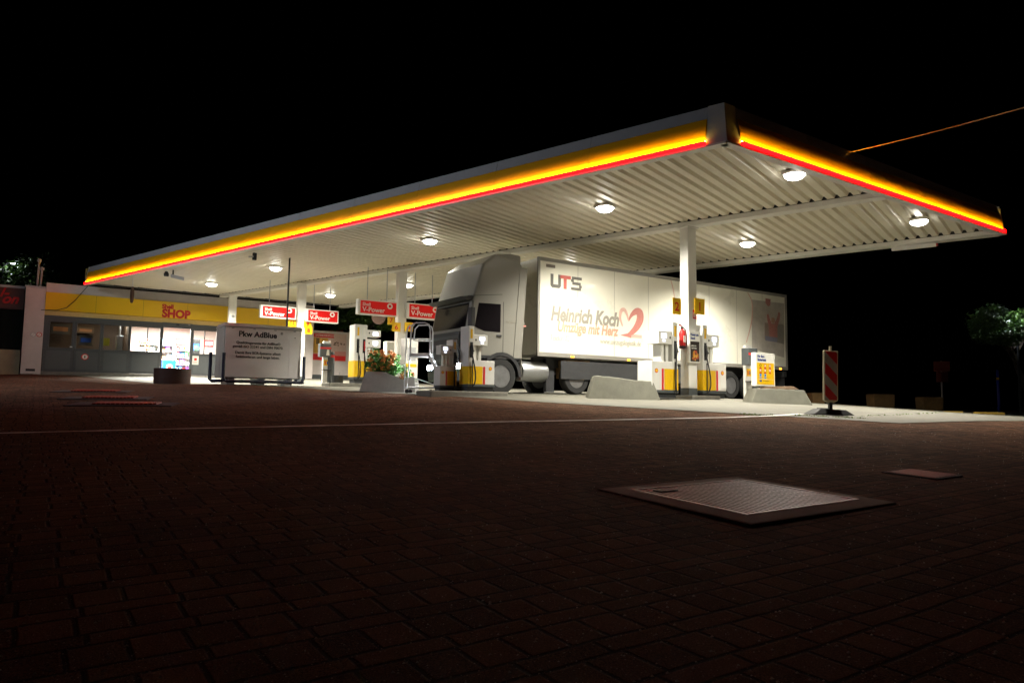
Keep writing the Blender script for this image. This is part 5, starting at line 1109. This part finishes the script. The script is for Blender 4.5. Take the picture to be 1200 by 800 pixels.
# three red tank covers on the left with a border of cobbles
for i, (px0, px1, py) in enumerate(((82, 136, 459.3), (95, 157, 467.5), (107, 184, 475))):
    a_ = hit(px0, py); b_ = hit(px1, py + .3); d_ = (b_ - a_); d_.z = 0; ln = d_.length; c_ = a_
    t = thing("filler_cover", ["red ribbed cover in the left paving, farthest of three in a row", "red ribbed cover in the left paving, middle of three in a row", "red ribbed cover in the left paving, nearest of three in a row"][i], "cover", (0, 0, 0), 0, "red covers in the left paving"); lay(t, c_.x, c_.y, math.atan2(d_.y, d_.x), .012)
    MB().box(-.35, ln + .25, -.20, .75, -.05, .003).build("cover_frame", M_cover, t, bevel=.006)
    m_ = MB(); nk = 14
    for k in range(nk): m_.box(ln * k / nk + .01, ln * (k + 1) / nk - .01, .0, .55, .007, .028)
    m_.build("cover_plate", M_rustcover, t)
# ------------------------------------------------------------------ street side, far right
def kerbseg(px0, px1, py, label, i):
    a_ = at(px0, py, 24 + i * .1); b_ = at(px1, py + .5, 24 + i * .1); d_ = b_ - a_; z = gz(a_.x, a_.y)
    t = thing("kerb_stone", label, "kerb stone", (a_.x, a_.y, a_.z - .12), math.atan2(d_.y, d_.x), "painted kerb stones at the yard exit"); MB().box(0, d_.length, 0, .3, -.3, .13).build("stone", M_ochre, t, bevel=.02)
kerbseg(1071, 1094, 481, "yellow painted kerb stone at the exit, leftmost", 0); kerbseg(1111, 1129, 482, "yellow painted kerb stone at the exit, middle one", 1); kerbseg(1147, 1178, 483, "yellow painted kerb stone at the exit, rightmost", 2)
def boxplanter(px0, px1, py0, py1, d, label):
    a_ = at(px0, py1, d); b_ = at(px1, py1, d); h_ = (py1 - py0) / F * d; z = a_.z
    t = thing("box_planter", label, "planter box", (a_.x, a_.y, z), 0, "pale planter boxes along the dark street"); W_ = (b_ - a_).x
    MB().hexa([(.04, 0, -.6), (W_ - .04, 0, -.6), (W_ - .04, .7, -.6), (.04, .7, -.6)], [(0, 0, h_), (W_, 0, h_), (W_, .7, h_), (0, .7, h_)]).build("box_wall", M_wood, t, bevel=.02); MB().box(.05, W_ - .05, .05, .65, h_ + .001, h_ + .03).build("soil_bed", M_soil, t)
boxplanter(1024.5, 1049, 462, 471.5, 30, "yellowish planter box behind the warning board's right side, alone in the dark")
boxplanter(1083, 1106, 465.5, 473, 31, "yellowish planter box at the foot of the twin sign post")
boxplanter(952, 967, 460.5, 469.5, 29, "yellowish planter box just behind the pale concrete planter")
q = at(1104.5, 472, 33); t = thing("traffic_signs", "back of two dark red traffic signs on one post", "sign", (q.x, q.y, gz(q.x, q.y)), 0); K = 33 / F; z_ = lambda py: at(1104, py, 33).z - gz(q.x, q.y)
MB().tube([(0, 0, 0), (0, 0, z_(423))], .035, 8).build("sign_post", M_steel, t); MB().box(-9.5 * K, 9.5 * K, -.05, -.037, z_(435), z_(423.5)).build("sign_panel", mat("sign_back", (.20, .05, .04), .5), t); MB().box(-6.5 * K, 7 * K, -.05, -.037, z_(447.5), z_(435.5)).build("sign_panel", mat("sign_back_dim", (.14, .035, .03), .5), t)
q = at(1170.5, 471, 34); t = thing("blue_post", "thin blue post at the dark street", "post", (q.x, q.y, gz(q.x, q.y)), 0); MB().tube([(0, 0, 0), (0, 0, at(1170, 433, 34).z - gz(q.x, q.y))], .06, 8).build("post_body", mat("blue_paint", (.02, .04, .45), .5), t); MB().tube([(0, 0, 1.62), (0, 0, 1.72)], .063, 8).build("band", M_yel2, t)
# ------------------------------------------------------------------ trees and street lamps
def tree(base, h, crown_c, rad, n, label, seed, leaf=.14, mt=None):
    rg_ = random.Random(seed); t = thing("tree", label, "tree", base, 0, "trees around the station")
    tr = MB(); top_ = Vector((crown_c[0], crown_c[1], crown_c[2])); pts = [Vector((0, 0, -.2)), Vector((.05, .02, h * .25)), Vector((top_.x * .5, top_.y * .5, h * .5)), top_]
    tr.tube(pts, [.24, .19, .14, .05], 10); lv = MB()
    for i in range(26):
        a = rg_.random() * 6.28; el = rg_.uniform(-.5, .9); rr_ = rg_.uniform(.5, .95); c_ = top_ + Vector((math.cos(a) * math.cos(el) * rad[0] * rr_, math.sin(a) * math.cos(el) * rad[1] * rr_, math.sin(el) * rad[2] * rr_)); st_ = pts[2].lerp(pts[3], rg_.random() * .8)
        tr.tube([st_, st_.lerp(c_, .6) + Vector((0, 0, .1)), c_], [.05, .03, .01], 5)
        s_ = rg_.uniform(.22, .42); leaves(lv, c_, (rad[0] * s_, rad[1] * s_, rad[2] * s_), n // 26, leaf, rg_)
    tr.build("trunk", M_bark, t, smooth=True); lv.build("crown", mt or M_tree, t)
def street_lamp(base, h, reach, label, energy, az, colr=(.9, .95, 1.0)):
    t = thing("street_lamp", label, "street lamp", base, az, "street lamps"); MB().tube([(0, 0, 0), (0, 0, h * .6), (0, 0, h - .3), (.25, 0, h), (reach, 0, h + .05)], [.09, .07, .055, .05, .04], 10).build("lamp_post", M_dark, t, smooth=True)
    MB().hexa([(reach - .05, -.12, h - .02), (reach + .55, -.10, h + .0), (reach + .55, .10, h + .0), (reach - .05, .12, h - .02)], [(reach - .05, -.08, h + .10), (reach + .5, -.06, h + .08), (reach + .5, .06, h + .08), (reach - .05, .08, h + .10)]).build("lamp_head", M_trim, t, bevel=.02); MB().box(reach + .05, reach + .48, -.08, .08, h - .06, h - .022).build("lamp_glass", emit("street_lens", colr, 9) if "street_lens" not in bpy.data.materials else bpy.data.materials["street_lens"], t)
    l = bpy.data.lights.new("street_light", 'POINT'); l.energy = energy; l.color = colr; l.shadow_soft_size = .15; lo = bpy.data.objects.new("street_light", l); col.objects.link(lo); lo.parent = t; lo.location = (reach + .27, 0, h - .18)
q = at(1196, 472, 42); q.z = gz(q.x, q.y); hl = at(1183, 376, 42).z - q.z; street_lamp(q, hl, .45, "street lamp among the leaves at the right edge", 420, PI - .2)
tree(Vector((q.x + 1.0, q.y + .8, q.z)), hl, (-1.2, -.2, hl - .6), (2.6, 2.2, 1.7), 5200, "lamp lit leafy tree at the right edge", 5, .13)
q = at(-6, 440, 52); q.z = P0.z - .2; hl = at(-1, 308, 52).z - q.z; street_lamp(q, hl, .5, "street lamp shining over the workshop roof at the left edge", 60, .1)
tree(Vector((q.x + 2.4, q.y + 1.2, q.z)), hl, (-.4, -.4, hl - 1.2), (2.8, 2.2, 2.2), 5200, "lamp lit leafy tree above the workshop roof at the left edge", 8, .13)
q = at(425, 440, 44); q.z = P0.z - .3; hc = at(425, 374, 44).z - q.z; tree(q, hc, (0, 0, hc), (2.1, 1.8, 1.3), 5200, "dark leafy tree behind the two hose pump", 12, .12)
q = Vector((-20, 14, gz(-20, 14))); t = thing("flood_light", "pole floodlight aimed at the canopy from beyond the left edge of the yard", "floodlight", q, 0); MB().tube([(0, 0, -.2), (0, 0, 7.0)], [.08, .05], 10).build("light_pole", M_dark, t)
MB().hexa([(-.05, -.22, 6.95), (.16, -.22, 6.85), (.16, .22, 6.85), (-.05, .22, 6.95)], [(-.05, -.22, 7.25), (.26, -.22, 7.20), (.26, .22, 7.20), (-.05, .22, 7.25)]).build("lamp_housing", M_trim, t, bevel=.02)
MB().hexa([(.165, -.19, 6.88), (.175, -.19, 6.87), (.175, .19, 6.87), (.165, .19, 6.88)], [(.255, -.19, 7.17), (.265, -.19, 7.16), (.265, .19, 7.16), (.255, .19, 7.17)]).build("lamp_glass", emit("flood_lens", (.93, .96, 1.0), 20), t)
l = bpy.data.lights.new("flood_beam", 'SPOT'); l.energy = 2800; l.color = (.93, .96, 1); l.spot_size = math.radians(128); l.spot_blend = .7; l.shadow_soft_size = .2
lo = bpy.data.objects.new("flood_beam", l); col.objects.link(lo); lo.parent = t; lo.location = (.35, 0, 7.05); lo.rotation_euler = (Vector((-9.5, 24.5, 4.8)) - (q + Vector((.35, 0, 7.05)))).to_track_quat('-Z', 'Y').to_euler()
# overhead cable, upper right
a_ = onz(985, 181.0, H + .85); b_ = at(1215, 122, 12.0)
pts = [a_.lerp(b_, k / 20) - Vector((0, 0, .03 * math.sin(PI * k / 20))) for k in range(21)]
tag(MB().tube(pts, .011, 6).build("overhead_cable", mat("cable_orange_glow", (.42, .22, .09), .5), None), "thin overhead cable running from the canopy roof into the dark at upper right", "cable")  # orange light from the glowing fascia is put into the cable's colour
# ------------------------------------------------------------------ moss in the joint along the slab and litter on the paving
rg2 = random.Random(21); ms = MB()
for px0, py0, px1, py1, n in ((868, 485.5, 905, 487, 60), (930, 486.8, 1015, 491, 120), (1010, 488, 1100, 484, 60)):
    for i in range(n):
        f_ = rg2.random(); h_ = hit(px0 + (px1 - px0) * f_ , py0 + (py1 - py0) * f_ + rg2.uniform(-.6, .8))
        if h_.y < 60: leaves(ms, (h_.x, h_.y, h_.z + .01), (.07, .04, .012), 5, .018, rg2)
tag(ms.build("moss", leaf_mat("moss_green", (.08, .16, .02), (.16, .24, .04)), None), "green moss tufts in the joint along the concrete slab", None, None, "stuff")
gr_ = MB()
for i in range(2600):
    y = 1.4 + 10 * rg2.random()**1.6; x = (rg2.random() - .5) * 1.6 * y; z = gz(x, y) + .012 * math.sin(x * 1.1 + .6 * math.sin(y * .9)) * math.sin(y * 1.35 + .5) * min(1, max(0, (9 - y) / 4)); s_ = rg2.uniform(.0016, .0042); d_ = [Vector((rg2.uniform(-1, 1), rg2.uniform(-1, 1), rg2.uniform(.1, 1))).normalized() * s_ for _ in range(4)]
    c_ = Vector((x, y, z + .002)); gr_.add([c_ + Vector((s_ * 1.5, 0, 0)), c_ + Vector((-s_, s_, 0)), c_ + Vector((-s_, -s_, 0)), c_ + Vector((0, 0, s_ * 1.3))], [(0, 1, 3), (1, 2, 3), (2, 0, 3), (0, 2, 1)])
tag(gr_.build("gravel", mat("grit_pale", (.80, .70, .60), .5), None), "loose pale grit on the paving", None, None, "stuff")
